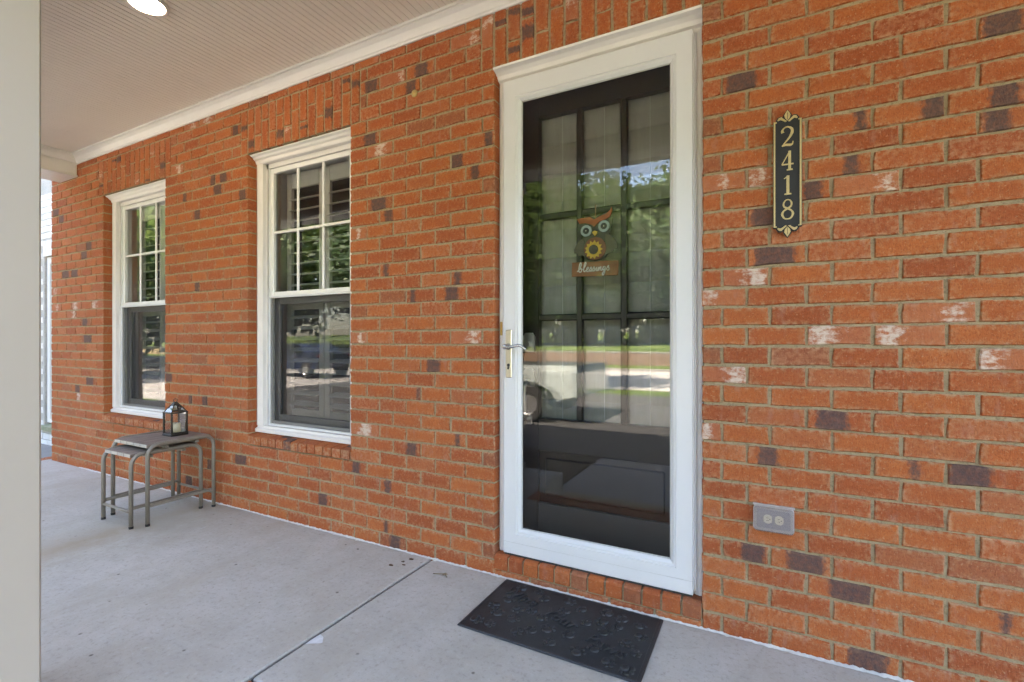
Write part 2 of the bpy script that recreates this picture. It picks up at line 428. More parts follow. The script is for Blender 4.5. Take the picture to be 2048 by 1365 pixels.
# brick edged steps in front of the door
def brick_var(Lx, Hz, dep, seed):
    rr = random.Random(seed); b = .0035
    out = [(-.5, -.5), (-.17, -.5), (.17, -.5), (.5, -.5), (.5, 0), (.5, .5), (.17, .5), (-.17, .5), (-.5, .5), (-.5, 0)]
    j = lambda s: rr.uniform(-s, s)
    P = [(x*Lx+j(.0026), z*Hz+j(.0026)) for x, z in out]
    In = [(x*(1-2*b/Lx)+j(.0008), z*(1-2*b/Hz)+j(.0008)) for x, z in P]
    yj = [j(.0012) for _ in P]
    vs = [(x, yj[i], z) for i, (x, z) in enumerate(In)]+[(x, .0045+j(.001), z) for x, z in P]+[(x, dep, z) for x, z in P]+[(0, j(.001), 0)]
    n = 10
    fs = [(i, (i+1) % n, 3*n) for i in range(n)]
    fs += [(n+i, n+(i+1) % n, (i+1) % n, i) for i in range(n)] + [(2*n+i, 2*n+(i+1) % n, n+(i+1) % n, n+i) for i in range(n)]
    uv = [(x/Lx+.5, z/Hz+.5) for x, y, z in vs]
    return vs, fs, uv
def mesh_from(vs, fs, uv, name, mat):
    me = bpy.data.meshes.new(name); me.from_pydata(vs, [], fs)
    l = me.uv_layers.new(name='UVMap')
    for lp in me.loops: l.data[lp.index].uv = uv[lp.vertex_index]
    if mat: me.materials.append(mat)
    return me
_bm = {}
def brick_mesh(Lx, Hz, dep, mat):
    """shared brick meshes by size class"""
    k = (round(Lx/.008), round(Hz/.004), round(dep, 2), mat.name, random.randrange(5))
    if k not in _bm:
        vs, fs, uv = brick_var(k[0]*.008, k[1]*.004, k[2], hash(k[:3]+(k[4],)) & 0xffff)
        _bm[k] = (mesh_from(vs, fs, uv, 'brick', mat), k[0]*.008, k[1]*.004)
    return _bm[k]
def put_brick(parent, cx, y, cz, Lx, Hz, dep, col, mat, name='brick', rot=None):
    me, l0, h0 = brick_mesh(Lx, Hz, dep, mat)
    o = bpy.data.objects.new(name, me); C.objects.link(o); o.parent = parent
    o.location = Vector((cx, y, cz))-wloc(parent)
    if rot: o.rotation_euler = rot
    o.scale = (Lx/l0, 1, Hz/h0); o.color = col
    return o
def rcol(dark=0.0, white=0.0, uc=None, uw=None):
    r = random.random()
    r = min(1, max(0, random.betavariate(1.2, 1.2)*.93)) if r > .05 else random.uniform(.93, 1)
    hz = random.uniform(.7, .88) if random.random() < .18 else 1.0
    if dark or white: return (r, uc if uc is not None else random.uniform(.2, .8), uw if uw else random.uniform(.12, .35), .3 if white else 1.0)
    return (r, 0, 0, hz)

st = struct(bpy.data.objects.new('porch_steps', None)); C.objects.link(st); st.location = (-.5, -1.5, GZ); st['label'] = 'brick edged steps in front of the door'
mb = MB(); mb.box(JX+.002, 2.6, -1.26, STEP_Y-.002, GZ-.1, -.012); mb.box(JX+.002, 2.6, -1.93, -1.262, GZ-.1, -.19)
mb.build('step_body', M['mortar'], st)
x = JX+.006
while x < 1.2:
    for yy, zz in ((-1.16, -.045), (-1.6, -.222)):
        # rowlock laid across the nosing, long side running towards the street
        o = put_brick(st, x+.034, yy, zz+.045, .194, .068, .07, rcol(random.random() < .15), M['brick'], 'step_brick')
        o.rotation_euler = (-PI/2, 0, 0); o.rotation_mode = 'XYZ'
        o.matrix_local = Matrix.Translation(o.location) @ Matrix.Rotation(PI/2, 4, 'Z') @ Matrix.Rotation(-PI/2, 4, 'X') @ Matrix.Diagonal(o.scale).to_4x4()
    x += .0785

# ================================================================== THE BRICK HOUSE
house = thing('brick_house', 'red brick house front with covered porch, two windows and a dark entry door', 'house', (-2.8, .05, 0))
CZ, Z0 = .0785, .074                      # course height, first bed joint above the floor
def zk(k): return Z0 + k*CZ
WALL_L, WALL_R = -6.336, 2.6
CEIL = 2.95
W1 = (-5.285, -4.272); W2 = (-3.222, -2.232); DR = (-1.226, -.230)
WSILL, WHEAD = zk(6), zk(31); DHEAD = zk(32); DSILL = .108
TOPZ = 3.0
# mortar body with the openings left free (butted boxes, set back from the brick faces)
mb = MB(); YM, YB = .0065, .105; e = .004
def mbox(x0, x1, z0, z1): mb.box(x0, x1, YM, YB, z0, z1)
cols = [(WALL_L+.004, W1[0]-e), (W1[1]+e, W2[0]-e), (W2[1]+e, DR[0]-e), (DR[1]+e, WALL_R)]
for a, b in cols: mbox(a, b, -.15, TOPZ)
mbox(W1[0]-e, W1[1]+e, -.15, zk(5)-.002); mbox(W1[0]-e, W1[1]+e, WHEAD+e, TOPZ)
mbox(W2[0]-e, W2[1]+e, -.15, zk(5)-.002); mbox(W2[0]-e, W2[1]+e, WHEAD+e, TOPZ)
mbox(DR[0]-e, DR[1]+e, -.15, .03); mbox(DR[0]-e, DR[1]+e, DHEAD+e, TOPZ)
wall = mb.build('wall', M['mortar'], house)

darks = [(1483,160,30),(1722,237,14),(1868,207,22),(2007,30,32),(1995,228,24),(2010,180,26),(1703,315,16),(1625,375,20),(1525,428,24),(1548,505,40),
 (1665,832,30),(1535,905,22),(1828,937,9),(1942,943,36),(1505,1102,24),(1612,1127,36),(1702,1187,40),(1735,1325,36),(2012,1252,12),
 (742,175,13),(843,142,15),(822,182,12),(740,285,14),(909,325,18),(950,348,10),(977,275,10),(757,410,16),(778,432,10),(915,560,9),(903,588,15),
 (867,730,15),(915,874,7),(772,543,7),(825,593,7),(806,782,14),(840,793,5),(822,892,12),(712,935,9),(645,1000,10),(775,970,8),(772,1050,6),(790,1083,12),
 (426,363,5),(446,358,7),(435,383,8),(369,400,4),(394,434,6),(485,392,7),(394,578,5),(471,265,5),(338,758,6),(410,803,6),(381,801,4),(481,921,11),(378,964,6),(420,932,6),
 (112,428,5),(122,443,4),(176,500,6),(168,515,5),(130,553,6),(148,550,6),(170,650,4),(175,682,6),(178,768,7),(155,770,4),(245,945,6),(290,955,5)]
whites = [(1450,360),(1520,350),(1510,548),(1460,590),(1700,365),(1775,358),(1855,615),(1910,610),(1700,663),(1645,663),(1965,718),(1475,748),(1415,855),(1420,615),
 (951,74),(802,157),(760,302),(716,470),(947,671),(731,856),(720,677),(358,341),(386,251),(414,240),(110,588),(150,617),(148,633),(188,612),(115,620),(157,800),(1780,660),(1410,1230),(760,1040)]
browns = [(1415,325),(1412,708),(978,372),(1410,20),(979,911),(977,1101),(1412,240)]
DK = [wall_pt(a, b)+(c,) for a, b, c in darks]; WH = [wall_pt(a, b) for a, b in whites]; BR = [wall_pt(a, b) for a, b in browns]

bricks = []     # (cx, cz, L, Hz, depth, kind)
def joints(row, a, b):
    ev = row % 2 == 0
    if b <= DR[0]+.001: base, L = ((-1.399 if ev else -1.297), .2005)
    else: base, L = ((.016 if ev else .139), .204)
    k0 = math.floor((a-base)/L); j = [base+L*k for k in range(k0, k0+80)]
    j = [x for x in j if a+.045 < x < b-.045]
    if a == DR[1]: j = [x for x in j if x > a+(.13 if ev else .15)]; j = ([a+.074]+j) if ev else j
    return [a]+j+[b]
def blocked(z0, z1):
    """x intervals taken by openings, sills and lintels in a course"""
    zc = (z0+z1)/2; bl = []
    for a, b in (W1, W2):
        if zk(5) < zc < WHEAD: bl.append((a, b))
        if WHEAD < zc < zk(35): bl.append((a-CZ, b+CZ))
    if .0 < zc < DHEAD and z0 > .0: bl.append(DR)
    elif zc < .05: pass
    if DHEAD < zc: bl.append((DR[0]-CZ, DR[1]+CZ))
    return sorted(bl)
for r in range(0, 37):
    z0, z1 = (zk(r-1), zk(r)); 
    if r == 0: z0 = -.06
    bl = blocked(z0, z1)
    if r == 0: bl = [DR]
    segs = []; x = WALL_L
    for a, b in bl: segs.append((x, a)); x = b
    segs.append((x, 1.6))
    # split long runs at the door so both bonds keep their own joints
    ss = []
    for a, b in segs:
        if a < -.7 < b: ss += [(a, -.73), (-.73, b)]
        else: ss.append((a, b))
    for a, b in ss:
        js = joints(r, a, b)
        for i in range(len(js)-1):
            l, rr_ = js[i], js[i+1]
            # free ends at an opening are flush, others share a head joint
            fl = (0 if abs(l-a) < 1e-6 else .005); fr = (0 if abs(rr_-b) < 1e-6 else .005)
            at_l = any(abs(l-v) < 1e-6 for v in (W1[1], W2[1], DR[1])); at_r = any(abs(rr_-v) < 1e-6 for v in (W1[0], W2[0], DR[0]))
            if not at_l: fl = .005
            if not at_r: fr = .005
            if abs(l-WALL_L) < 1e-6: fl = 0; at_l = True
            L = rr_-l-fl-fr
            bricks.append([l+fl+L/2, (z0+z1)/2, L, z1-z0-.0105, .098 if (at_l or at_r) else .03])
def vis(bk):
    x, z = bk[0], bk[1]
    zz = D*cp - x*sp; lt = D*sp + x*cp
    px = 1024+F*lt/zz; py = 682+(H-z)*F/zz
    if not (75 < px < 2075 and -20 < py < 1385): return 0
    if 1404 > px > 988: return 0
    return bk[2]*bk[3]*(F/zz)**2*(D/math.hypot(x, D))
bricks.sort(key=vis, reverse=True)
J = MB(); Juv = []; Jcol = []
for i, (cx, cz, L, hz, dep) in enumerate(bricks):
    uc = uw = None; dark = white = 0
    for x, z, wpx in DK:
        if abs(x-cx) < L/2+.004 and abs(z-cz) < CZ/2:
            dark = 1; uc = min(.95, max(.05, (x-cx)/L+.5)); zz = D*cp-x*sp
            uw = wpx*zz/F/cp*1.15/L
            k = 1/(math.cos(math.atan2(-x, D))**1.0); uw = min(.5, max(.10, wpx*(zz/F)*k/L*1.0))
    for x, z in WH:
        if not dark and abs(x-cx) < L/2 and abs(z-cz) < CZ/2: white = 1; uc = (x-cx)/L+.5; uw = random.uniform(.18, .34)
    col = rcol(dark, white, uc, uw)
    for x, z in BR:
        if abs(x-cx) < L/2 and abs(z-cz) < CZ/2: col = (1.0,)+col[1:]
    if not dark and random.random() < .012 and vis((cx, cz, L, hz)) == 0: col = rcol(1)
    yj = random.uniform(-.0015, .0015); cx += random.uniform(-.001, .001); cz += random.uniform(-.001, .001)
    if i < 300:
        put_brick(wall, cx, yj, cz, L, hz, dep, col, M['brick'])
    else:
        vs, fs, uv = brick_var(L, hz, dep, i)
        J.add([(x+cx, y+yj, z+cz) for x, y, z in vs], fs); Juv += uv; Jcol += [col]*len(vs)
def joined(J, Juv, Jcol, name, mat, parent):
    o = J.build(name, mat, parent, fix=False); me = o.data
    l = me.uv_layers.new(name='UVMap')
    vi = [0]*len(me.loops); me.loops.foreach_get('vertex_index', vi)
    l.data.foreach_set('uv', [c for i in vi for c in Juv[i]])
    ca = me.color_attributes.new('bp', 'FLOAT_COLOR', 'POINT'); ca.data.foreach_set('color', [c for q in Jcol for c in q])
    o['kind'] = 'stuff'; return o
joined(J, Juv, Jcol, 'brick_field', M['brick_j'], wall)

# soldier lintels: each column a whole and a half brick, turn about
def soldiers(x0, x1, zb, zt):
    n = round((x1-x0)/CZ); wd = (x1-x0)/n
    for i in range(n):
        cx = x0+(i+.5)*wd; full = (zt-zb)*.645
        cut = zb+full if i % 2 else zt-full
        for a, b in ((zb, cut), (cut, zt)):
            if a > CEIL+.03: continue
            d = random.random() < .2
            col = rcol(d, 1 if not d and random.random() < .09 else 0, random.uniform(.15, .85), random.uniform(.12, .22))
            lz = b-a-.010
            me, l0, h0 = brick_mesh(lz, wd-.012, .098 if zb == WHEAD or zb == DHEAD else .03, M['brick'])
            o = bpy.data.objects.new('soldier_brick', me); C.objects.link(o); o.parent = wall; o.color = col
            o.location = Vector((cx+random.uniform(-.001, .001), random.uniform(-.0015, .001), (a+b)/2))-wloc(wall)
            o.rotation_euler = (0, PI/2, 0); o.scale = (lz/l0, 1, (wd-.012)/h0)
soldiers(W1[0]-CZ, W1[1]+CZ, WHEAD, zk(35)); soldiers(W2[0]-CZ, W2[1]+CZ, WHEAD, zk(35)); soldiers(DR[0]-CZ, DR[1]+CZ, DHEAD, zk(36))
# sloping rowlock sills under the windows
def sill_bricks(x0, x1):
    n = round((x1-x0)/.077); wd = (x1-x0)/n
    mb = MB(); mb.exx([(.004, zk(5)+.004), (.004, zk(5)+.050), (.098, zk(6)-.006), (.098, zk(5)+.004)], x0+.003, x1-.003); mb.build('sill_mortar', M['mortar'], wall)
    for i in range(n):
        m2 = MB(); a, b = x0+i*wd+.0045, x0+(i+1)*wd-.0045; j = random.uniform(-.002, .002); zt = zk(5)+.062+j
        pr = [(-.006+j, zk(5)+.006), (-.008+j, zt-.006), (-.003+j, zt), (.096, zk(6)+.004), (.096, zk(5)+.006)]
        m2.exx(pr, a, b)
        o = m2.build('sill_brick', M['brick'], wall); o.color = rcol(random.random() < .12)
        uvl = o.data.uv_layers.new(name='UVMap')
        for lp in o.data.loops:
            c = o.data.vertices[lp.vertex_index].co; uvl.data[lp.index].uv = (min(1, max(0, (c.y+.06)/.11)), .5)
sill_bricks(*W1); sill_bricks(*W2)
# door sill: upright rowlock headers with a thin course below
n = 12; wd = (DR[1]-DR[0])/n
for i in range(n):
    a, b = DR[0]+i*wd+.005, DR[0]+(i+1)*wd-.005; m2 = MB(); j = random.uniform(-.002, .002)
    m2.exx([(-.004+j, .036), (-.004+j, .092), (.002, .101), (.014, .106), (.09, .107), (.09, .036)], a, b)
    o = m2.build('door_sill_brick', M['brick'], wall); o.color = (random.choice([.1, .3, .5, .99, 1.0, .6]), 0, 0, random.choice([1, 1, .8]))
    uvl = o.data.uv_layers.new(name='UVMap')
    for lp in o.data.loops: uvl.data[lp.index].uv = (.5, .5)
mb = MB(); mb.box(DR[0]+.002, DR[1]-.002, .004, .1, .031, .098); mb.build('door_sill_mortar', M['mortar'], wall)
x = DR[0]
while x < DR[1]-.05:
    L = min(.2, DR[1]-x); put_brick(wall, x+L/2, -.001, -.004, L-.01, .062, .03, rcol(), M['brick'], 'door_sill_brick'); x += L

# ragged white sealant along the foot of the wall
mb = MB(); rr = random.Random(3); x = WALL_L+.6; P = []
while x < 1.5:
    k_ = .45+.55*math.sin(x*7.3)*math.sin(x*2.9+1); P.append((x, -.004-.007*max(0, k_)-rr.random()*.006-(.016*rr.random() if rr.random() < .10 else 0), .003+rr.random()*.006)); x += .010
for i, (x, y, z) in enumerate(P): mb.v += [(x, y, .0012), (x, y*.5, z*.8), (x, .004, z)]
for i in range(len(P)-1):
    for k in (0, 1): mb.f.append((i*3+k, (i+1)*3+k, (i+1)*3+k+1, i*3+k+1))
mb.build('sealant_bead', M['caulk'], wall, True)

# unseen house body, added tall to block the sun and close the rooms
mb = MB(); mb.box(WALL_L+.002, 6, .106, .30, TOPZ+.002, 8.6); mb.box(WALL_L+.002, 6, 5.8, 6.0, -.3, 8.6); mb.box(WALL_L+.002, WALL_L+.2, .301, 5.799, -.3, 8.6)
mb.box(5.8, 6, .301, 5.799, -.3, 8.6); mb.box(2.602, 6, .012, .30, -.3, 2.99)
mb.build('unseen_house_block', M['mortar'], house)
mb = MB(); mb.exx([(-.35, 8.55), (3.05, 10.5), (6.4, 8.55), (6.4, 8.7), (3.05, 10.7), (-.35, 8.7)], WALL_L-.3, 6.3); mb.build('roof', M['asphalt'], house)  # unseen roof, added high so the house shadow reaches farther
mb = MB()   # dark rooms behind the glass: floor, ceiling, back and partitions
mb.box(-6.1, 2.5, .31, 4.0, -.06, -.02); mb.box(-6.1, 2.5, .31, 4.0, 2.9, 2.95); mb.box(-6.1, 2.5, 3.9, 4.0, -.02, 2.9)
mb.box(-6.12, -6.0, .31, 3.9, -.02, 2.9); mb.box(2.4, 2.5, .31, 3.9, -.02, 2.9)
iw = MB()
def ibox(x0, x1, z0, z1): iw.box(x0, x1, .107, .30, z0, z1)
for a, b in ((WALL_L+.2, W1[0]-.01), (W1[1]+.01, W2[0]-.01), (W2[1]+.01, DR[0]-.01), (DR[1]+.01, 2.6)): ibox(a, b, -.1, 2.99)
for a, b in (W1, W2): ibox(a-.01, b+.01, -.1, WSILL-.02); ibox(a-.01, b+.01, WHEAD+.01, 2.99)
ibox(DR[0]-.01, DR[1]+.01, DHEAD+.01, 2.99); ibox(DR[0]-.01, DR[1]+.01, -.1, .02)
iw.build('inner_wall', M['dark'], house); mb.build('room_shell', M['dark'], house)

# ---- porch ceiling with bead grooves, crown, beams, columns
mb = MB(); prof = []; x = -6.05; bw = .0405
while x < 2.6:
    prof += [(x, CEIL), (x+bw-.006, CEIL), (x+bw-.0045, CEIL+.004), (x+bw-.0015, CEIL+.004)]; x += bw
prof.append((x, CEIL)); n = len(prof)
mb.v = [(x, .0, z) for x, z in prof]+[(x, -1.5, z) for x, z in prof]
mb.f = [(i, i+1, n+i+1, n+i) for i in range(n-1)]
o = mb.build('porch_ceiling', M['ceil'], house)
mb = MB(); mb.box(WALL_L-.05, 2.7, -2.2, .0, 3.02, 3.25); mb.box(WALL_L-.05, 2.7, -2.22, -2.2, 2.9, 3.25); mb.box(WALL_L-.05, 2.7, -2.2, -1.801, 2.94, 3.018)
mb.build('porch_roof', M['trim'], house)
cr = [(.02, 2.868), (-.008, 2.868), (-.010, 2.879), (-.017, 2.883), (-.024, 2.897), (-.036, 2.915), (-.050, 2.926), (-.054, 2.929), (-.054, 2.934), (-.064, 2.936), (-.064, CEIL-.0005), (.02, CEIL-.0005)]
mb = MB(); mb.exx(cr, -5.78, 2.6); mb.build('crown_moulding', M['trim'], house)
mb = MB(); mb.cbox(-6.11, -5.78, -1.5, -.002, 2.765, 3.01, .004); mb.cbox(-6.125, -5.765, -1.5, -.002, 2.745, 2.764, .004)
mb.exy([(-5.78-y-.02, z) for y, z in [(-.0+.0, 2.872)]+cr[1:-1]], -1.5, -.066) if False else None
mb.exy([(-5.779-y, z) for y, z in cr[1:-1]]+[(-5.779, CEIL-.0005)], -1.499, -.003)
mb.build('side_beam', M['trim'], house)
mb = MB(); mb.cbox(-6.13, 2.6, -1.80, -1.501, 2.66, 3.015, .004); mb.build('front_beam', M['trim'], house)
for cx, cy in ((-2.142, -1.64), (.62, -1.64), (-5.96, -1.64)):
    b = -.0
    mb = MB(); mb.cbox(cx-.15, cx+.15, cy-.15, cy+.15, .06, 2.659, .006); c_ = mb.build('porch_column', M['column'], house)
    mb = MB(); mb.cbox(cx-.17, cx+.17, cy-.17, cy+.17, .0 if cx < JX else GZ, .07, .006); mb.build('column_base', M['column'], c_)
    mb = MB(); mb.cbox(cx-.175, cx+.175, cy-.175, cy+.175, 2.56, 2.658, .006); mb.build('column_capital', M['column'], c_)

# ---- windows
def window(x0, x1):
    z0, z1 = WSILL+.002, WHEAD-.001; bmw = .062
    mb = MB()
    # brickmould jambs, stepped profile
    for s, xe in ((1, x0+.004), (-1, x1-.004)):
        pr = [(xe, .068), (xe+s*.020, .062), (xe+s*.030, .068), (xe+s*bmw, .072), (xe+s*bmw, .10), (xe+s*(bmw+.022), .10), (xe+s*(bmw+.022), .2), (xe, .2)]
        mb.exz(pr, z0+.045, z1-.055)
    win = mb.build('window', M['trim'], house)
    mb = MB()   # head with a projecting drip cap
    mb.exx([(.2, z1-.055), (.068, z1-.055), (.062, z1-.048), (.058, z1-.034), (.044, z1-.026), (.036, z1-.014), (.018, z1-.008), (.018, z1-.001), (.2, z1-.001)], x0+.002, x1-.002)
    mb.box(x0+.006, x1-.006, .10, .2, z1-.085, z1-.056)
    mb.build('head_casing', M['trim'], win)
    mb = MB()
    mb.exx([(.2, z0+.001), (.056, z0+.001), (.054, z0+.022), (.064, z0+.028), (.072, z0+.030), (.076, z0+.044), (.2, z0+.0445)], x0+.003, x1-.003)
    mb.build('sill', M['trim'], win)
    a, b = x0+.090, x1-.090; zb, zt = z0+.046, z1-.087; zm = 1.505
    # upper sash
    mb = MB(); y0, y1 = .112, .142; fr = .034
    mb.cbox(a, a+fr, y0, y1, zm, zt, .003); mb.cbox(b-fr, b, y0, y1, zm, zt, .003)
    mb.cbox(a+fr+.0005, b-fr-.0005, y0+.001, y1, zt-.034, zt, .003); mb.cbox(a+fr+.0005, b-fr-.0005, y0+.001, y1, zm, zm+.036, .003)
    us = mb.build('upper_sash', M['vinyl'], win)
    ga, gb, gz0, gz1 = a+fr, b-fr, zm+.036, zt-.034
    for k in (1, 2):
        mb = MB(); c = ga+(gb-ga)*k/3; mb.cbox(c-.010, c+.010, y0+.004, y1-.012, gz0, gz1, .004); mb.build('muntin', M['vinyl'], win)
    mb = MB(); c = (gz0+gz1)/2; mb.cbox(ga, gb, y0+.0065, y1-.0145, c-.010, c+.010, .004); mb.build('muntin', M['vinyl'], win)
    for i in range(3):
        for k in range(2):
            mb = MB(); xa = ga+(gb-ga)*i/3; za = gz0+(gz1-gz0)*k/2
            yy = .1335; q = [(xa, yy, za), (xa+(gb-ga)/3, yy, za), (xa+(gb-ga)/3, yy, za+(gz1-gz0)/2), (xa, yy, za+(gz1-gz0)/2)]
            mb.add(q, [(0, 1, 2, 3)]); mb.build('pane', M['glass'], win, fix=False)
    # lower half: bright screen track, dark screen, grey sash and one big pane
    mb = MB(); tr = .013
    mb.cbox(a-.004, a+tr, .098, .111, zb, zm+.006, .002); mb.cbox(b-tr, b+.004, .098, .111, zb, zm+.006, .002)
    mb.cbox(a+tr, b-tr, .0985, .111, zm-.008, zm+.0062, .002); mb.cbox(a+tr, b-tr, .0985, .111, zb, zb+.016, .002)
    mb.build('screen_track', M['storm'], win)
    mb = MB(); w_ = .02
    mb.box(a+tr, a+tr+w_, .113, .118, zb+.016, zm-.009); mb.box(b-tr-w_, b-tr, .113, .118, zb+.016, zm-.009); mb.box(a+tr+w_, b-tr-w_, .1135, .118, zb+.016, zb+.036)
    mb.build('screen_frame', M['screenframe'], win)
    mb = MB(); mb.add([(a+tr, .1205, zb+.016), (b-tr, .1205, zb+.016), (b-tr, .1205, zm-.009), (a+tr, .1205, zm-.009)], [(0, 1, 2, 3)]); mb.build('insect_screen', M['screen'], win, fix=False)
    mb = MB(); f2 = .055
    mb.cbox(a, a+f2, .146, .174, zb, zm-.002, .003); mb.cbox(b-f2, b, .146, .174, zb, zm-.002, .003); mb.cbox(a+f2, b-f2, .147, .174, zb, zb+.075, .003); mb.cbox(a+f2, b-f2, .147, .174, zm-.05, zm-.002, .003)
    mb.build('lower_sash', M['sashdark'], win)
    mb = MB(); mb.add([(a+f2, .158, zb+.075), (b-f2, .158, zb+.075), (b-f2, .158, zm-.05), (a+f2, .158, zm-.05)], [(0, 1, 2, 3)]); mb.build('pane', M['glass'], win, fix=False)
    mb = MB(); mb.box(a-.01, a, .1, .3, zb, zt); mb.box(b, b+.01, .1, .3, zb, zt); mb.box(a-.01, b+.01, .201, .3, zt, zt+.09); mb.box(a-.01, b+.01, .201, .3, zb-.045, zb)
    mb.build('jamb_liner', M['vinyl'], win)
    return a, b, zb, zt
def shutter(a, b, zb, zt, label):
    t = thing('plantation_shutter', label, 'shutter', ((a+b)/2, .26, zb), 'louvred shutters behind the windows')
    a += .012; b -= .012
    xs = [a, (a+b)/2, b]; sw = .05
    for k in (0, 1):
        l, r = xs[k]+.003, xs[k+1]-.003
        mb = MB(); mb.cbox(l, l+sw, .235, .262, zb+.004, zt-.004); mb.cbox(r-sw, r, .235, .262, zb+.004, zt-.004)
        mb.cbox(l+sw, r-sw, .236, .261, zt-.115, zt-.004); mb.cbox(l+sw, r-sw, .236, .261, zb+.004, zb+.11); mb.cbox(l+sw, r-sw, .236, .261, 1.42, 1.50)
        mb.build('shutter_frame', M['louver'], t)
        z = zb+.15
        me = None
        while z < zt-.14:
            if not 1.385 < z < 1.535:
                mb = MB(); w_ = .042; an = math.radians(18)
                pr = [(math.cos(q)*w_, math.sin(q)*.006) for q in [i*PI/6 for i in range(12)]]
                mb.exx([(.249+y*math.cos(an)-h*math.sin(an), z+y*math.sin(an)+h*math.cos(an)) for y, h in pr], l+sw+.002, r-sw-.002)
                mb.build('louver', M['louver'], t)
            z += .078
g = window(*W1); shutter(*g, 'white louvred shutter behind the window above the nesting tables, farther from the door')
g = window(*W2); shutter(*g, 'white louvred shutter behind the window nearer to the door')

# ---- door surround
mb = MB()
x0, x1 = DR; z0, z1 = DSILL, DHEAD-.002
for s, xe in ((1, x0+.004), (-1, x1-.004)):
    mb.exz([(xe, .052), (xe+s*.012, .048), (xe+s*.030, .054), (xe+s*.040, .062), (xe+s*.048, .062), (xe+s*.048, .29), (xe, .29)], z0+.001, z1-.062)
surr = mb.build('door_surround', M['trim'], house)
mb = MB()
mb.exx([(.29, z1-.061), (.060, z1-.061), (.054, z1-.052), (.040, z1-.046), (.030, z1-.030), (.012, z1-.018), (-.012, z1-.012), (-.014, z1-.002), (.29, z1-.002)], x0+.002, x1-.002)
mb.build('head_casing', M['trim'], surr)
mb = MB(); mb.box(x0+.053, x1-.053, .07, .33, DSILL, DSILL+.03); mb.build('threshold', M['steel'], surr)
mb = MB(); mb.cbox(x0+.010, x0+.024, .044, .0475, 1.222, 1.292, .001); o = mb.build('strike_plate', M['brass'], surr)
mb = MB(); mb.cbox(x1-.047, x1-.034, .030, .0615, .13, 2.50, .002); mb.box(x1-.0335, x1-.028, .036, .0535, .13, 2.505); mb.build('hinge_rail', M['storm'], surr)

# ---- storm door
SX0, SX1, SZ0, SZ1 = -1.184, -.270, .116, 2.515; YF, YK = .022, .056
GX0, GX1, GZ0, GZ1 = -1.089, -.362, .243, 2.404
mb = MB(); i_ = .012
A = [(SX0, SZ0), (SX1, SZ0), (SX1, SZ1), (SX0, SZ1)]; B = [(GX0-i_, GZ0-i_), (GX1+i_, GZ0-i_), (GX1+i_, GZ1+i_), (GX0-i_, GZ1+i_)]; G_ = [(GX0, GZ0), (GX1, GZ0), (GX1, GZ1), (GX0, GZ1)]
def ring(p, y, k=0.0):
    cx, cz = (SX0+SX1)/2, (SZ0+SZ1)/2
    return [(x-k*(1 if x > cx else -1), y, z-k*(1 if z > cz else -1)) for x, z in p]
rings = [ring(A, YK), ring(A, YF+.003), ring(A, YF, .003), ring(B, YF, -.012), ring(B, YF+.004, -.010), ring(B, YF+.004, .0), ring(G_, YF+.014), ring(G_, YK-.004), ring(A, YK-.001, .02)]
for q in rings: mb.v += q
for r in range(len(rings)-1):
    for k in range(4): mb.f.append((r*4+k, r*4+(k+1) % 4, (r+1)*4+(k+1) % 4, (r+1)*4+k))
sd = mb.build('storm_door', M['storm'], house, fix=True, label='white full view storm door')
mb = MB(); mb.box(SX0+.001, SX1-.001, YF-.0012, YF+.001, SZ0+.058, SZ0+.0592); mb.build('sweep_seam', M['sashgrey'], sd)
mb = MB(); mb.box(SX0+.004, SX1-.004, YF+.006, YK-.004, SZ0-.012, SZ0+.001); mb.build('door_sweep', M['seal'], sd)
mb = MB(); mb.add([(GX0, .046, GZ0), (GX1, .046, GZ0), (GX1, .046, GZ1), (GX0, .046, GZ1)], [(0, 1, 2, 3)]); mb.build('glass_pane', M['stormglass'], sd, fix=False)
mb = MB(); q = .005
mb.box(GX0, GX1, .040, .0455, GZ0, GZ0+q); mb.box(GX0, GX1, .040, .0455, GZ1-q, GZ1); mb.box(GX0, GX0+q, .040, .0455, GZ0+q, GZ1-q); mb.box(GX1-q, GX1, .040, .0455, GZ0+q, GZ1-q)
mb.build('glazing_bead', M['sashgrey'], sd)
hx = -1.1505
mb = MB(); mb.cbox(hx-.0175, hx+.0175, YF-.007, YF-.0005, 1.008, 1.250, .003); hp = mb.build('handle_plate', M['nickel'], sd)
mb = MB(); mb.lathe([(0, -.05), (.010, -.05), (.012, -.047), (.013, -.012), (.016, -.006), (.016, 0)], (hx, YF-.006, 1.165), 'y', 16)
pts = [(hx-.004, YF-.046, 1.165), (hx+.012, YF-.050, 1.164), (hx+.03, YF-.052, 1.161), (hx+.05, YF-.050, 1.166), (hx+.07, YF-.046, 1.172), (hx+.088, YF-.040, 1.169), (hx+.104, YF-.034, 1.157), (hx+.112, YF-.031, 1.148)]
mb.tube(pts, [.010, .009, .0075, .007, .0068, .0065, .006, .0045], 10); mb.build('lever', M['steel'], sd, True)
mb = MB(); mb.lathe([(0, -.004), (.0065, -.004), (.0075, 0)], (hx, YF-.0072, 1.072), 'y', 14); mb.tube([(hx, YF-.0085, 1.068), (hx-.001, YF-.0085, 1.050)], .004, 8); mb.build('keyhole', M['seal'], sd, True)

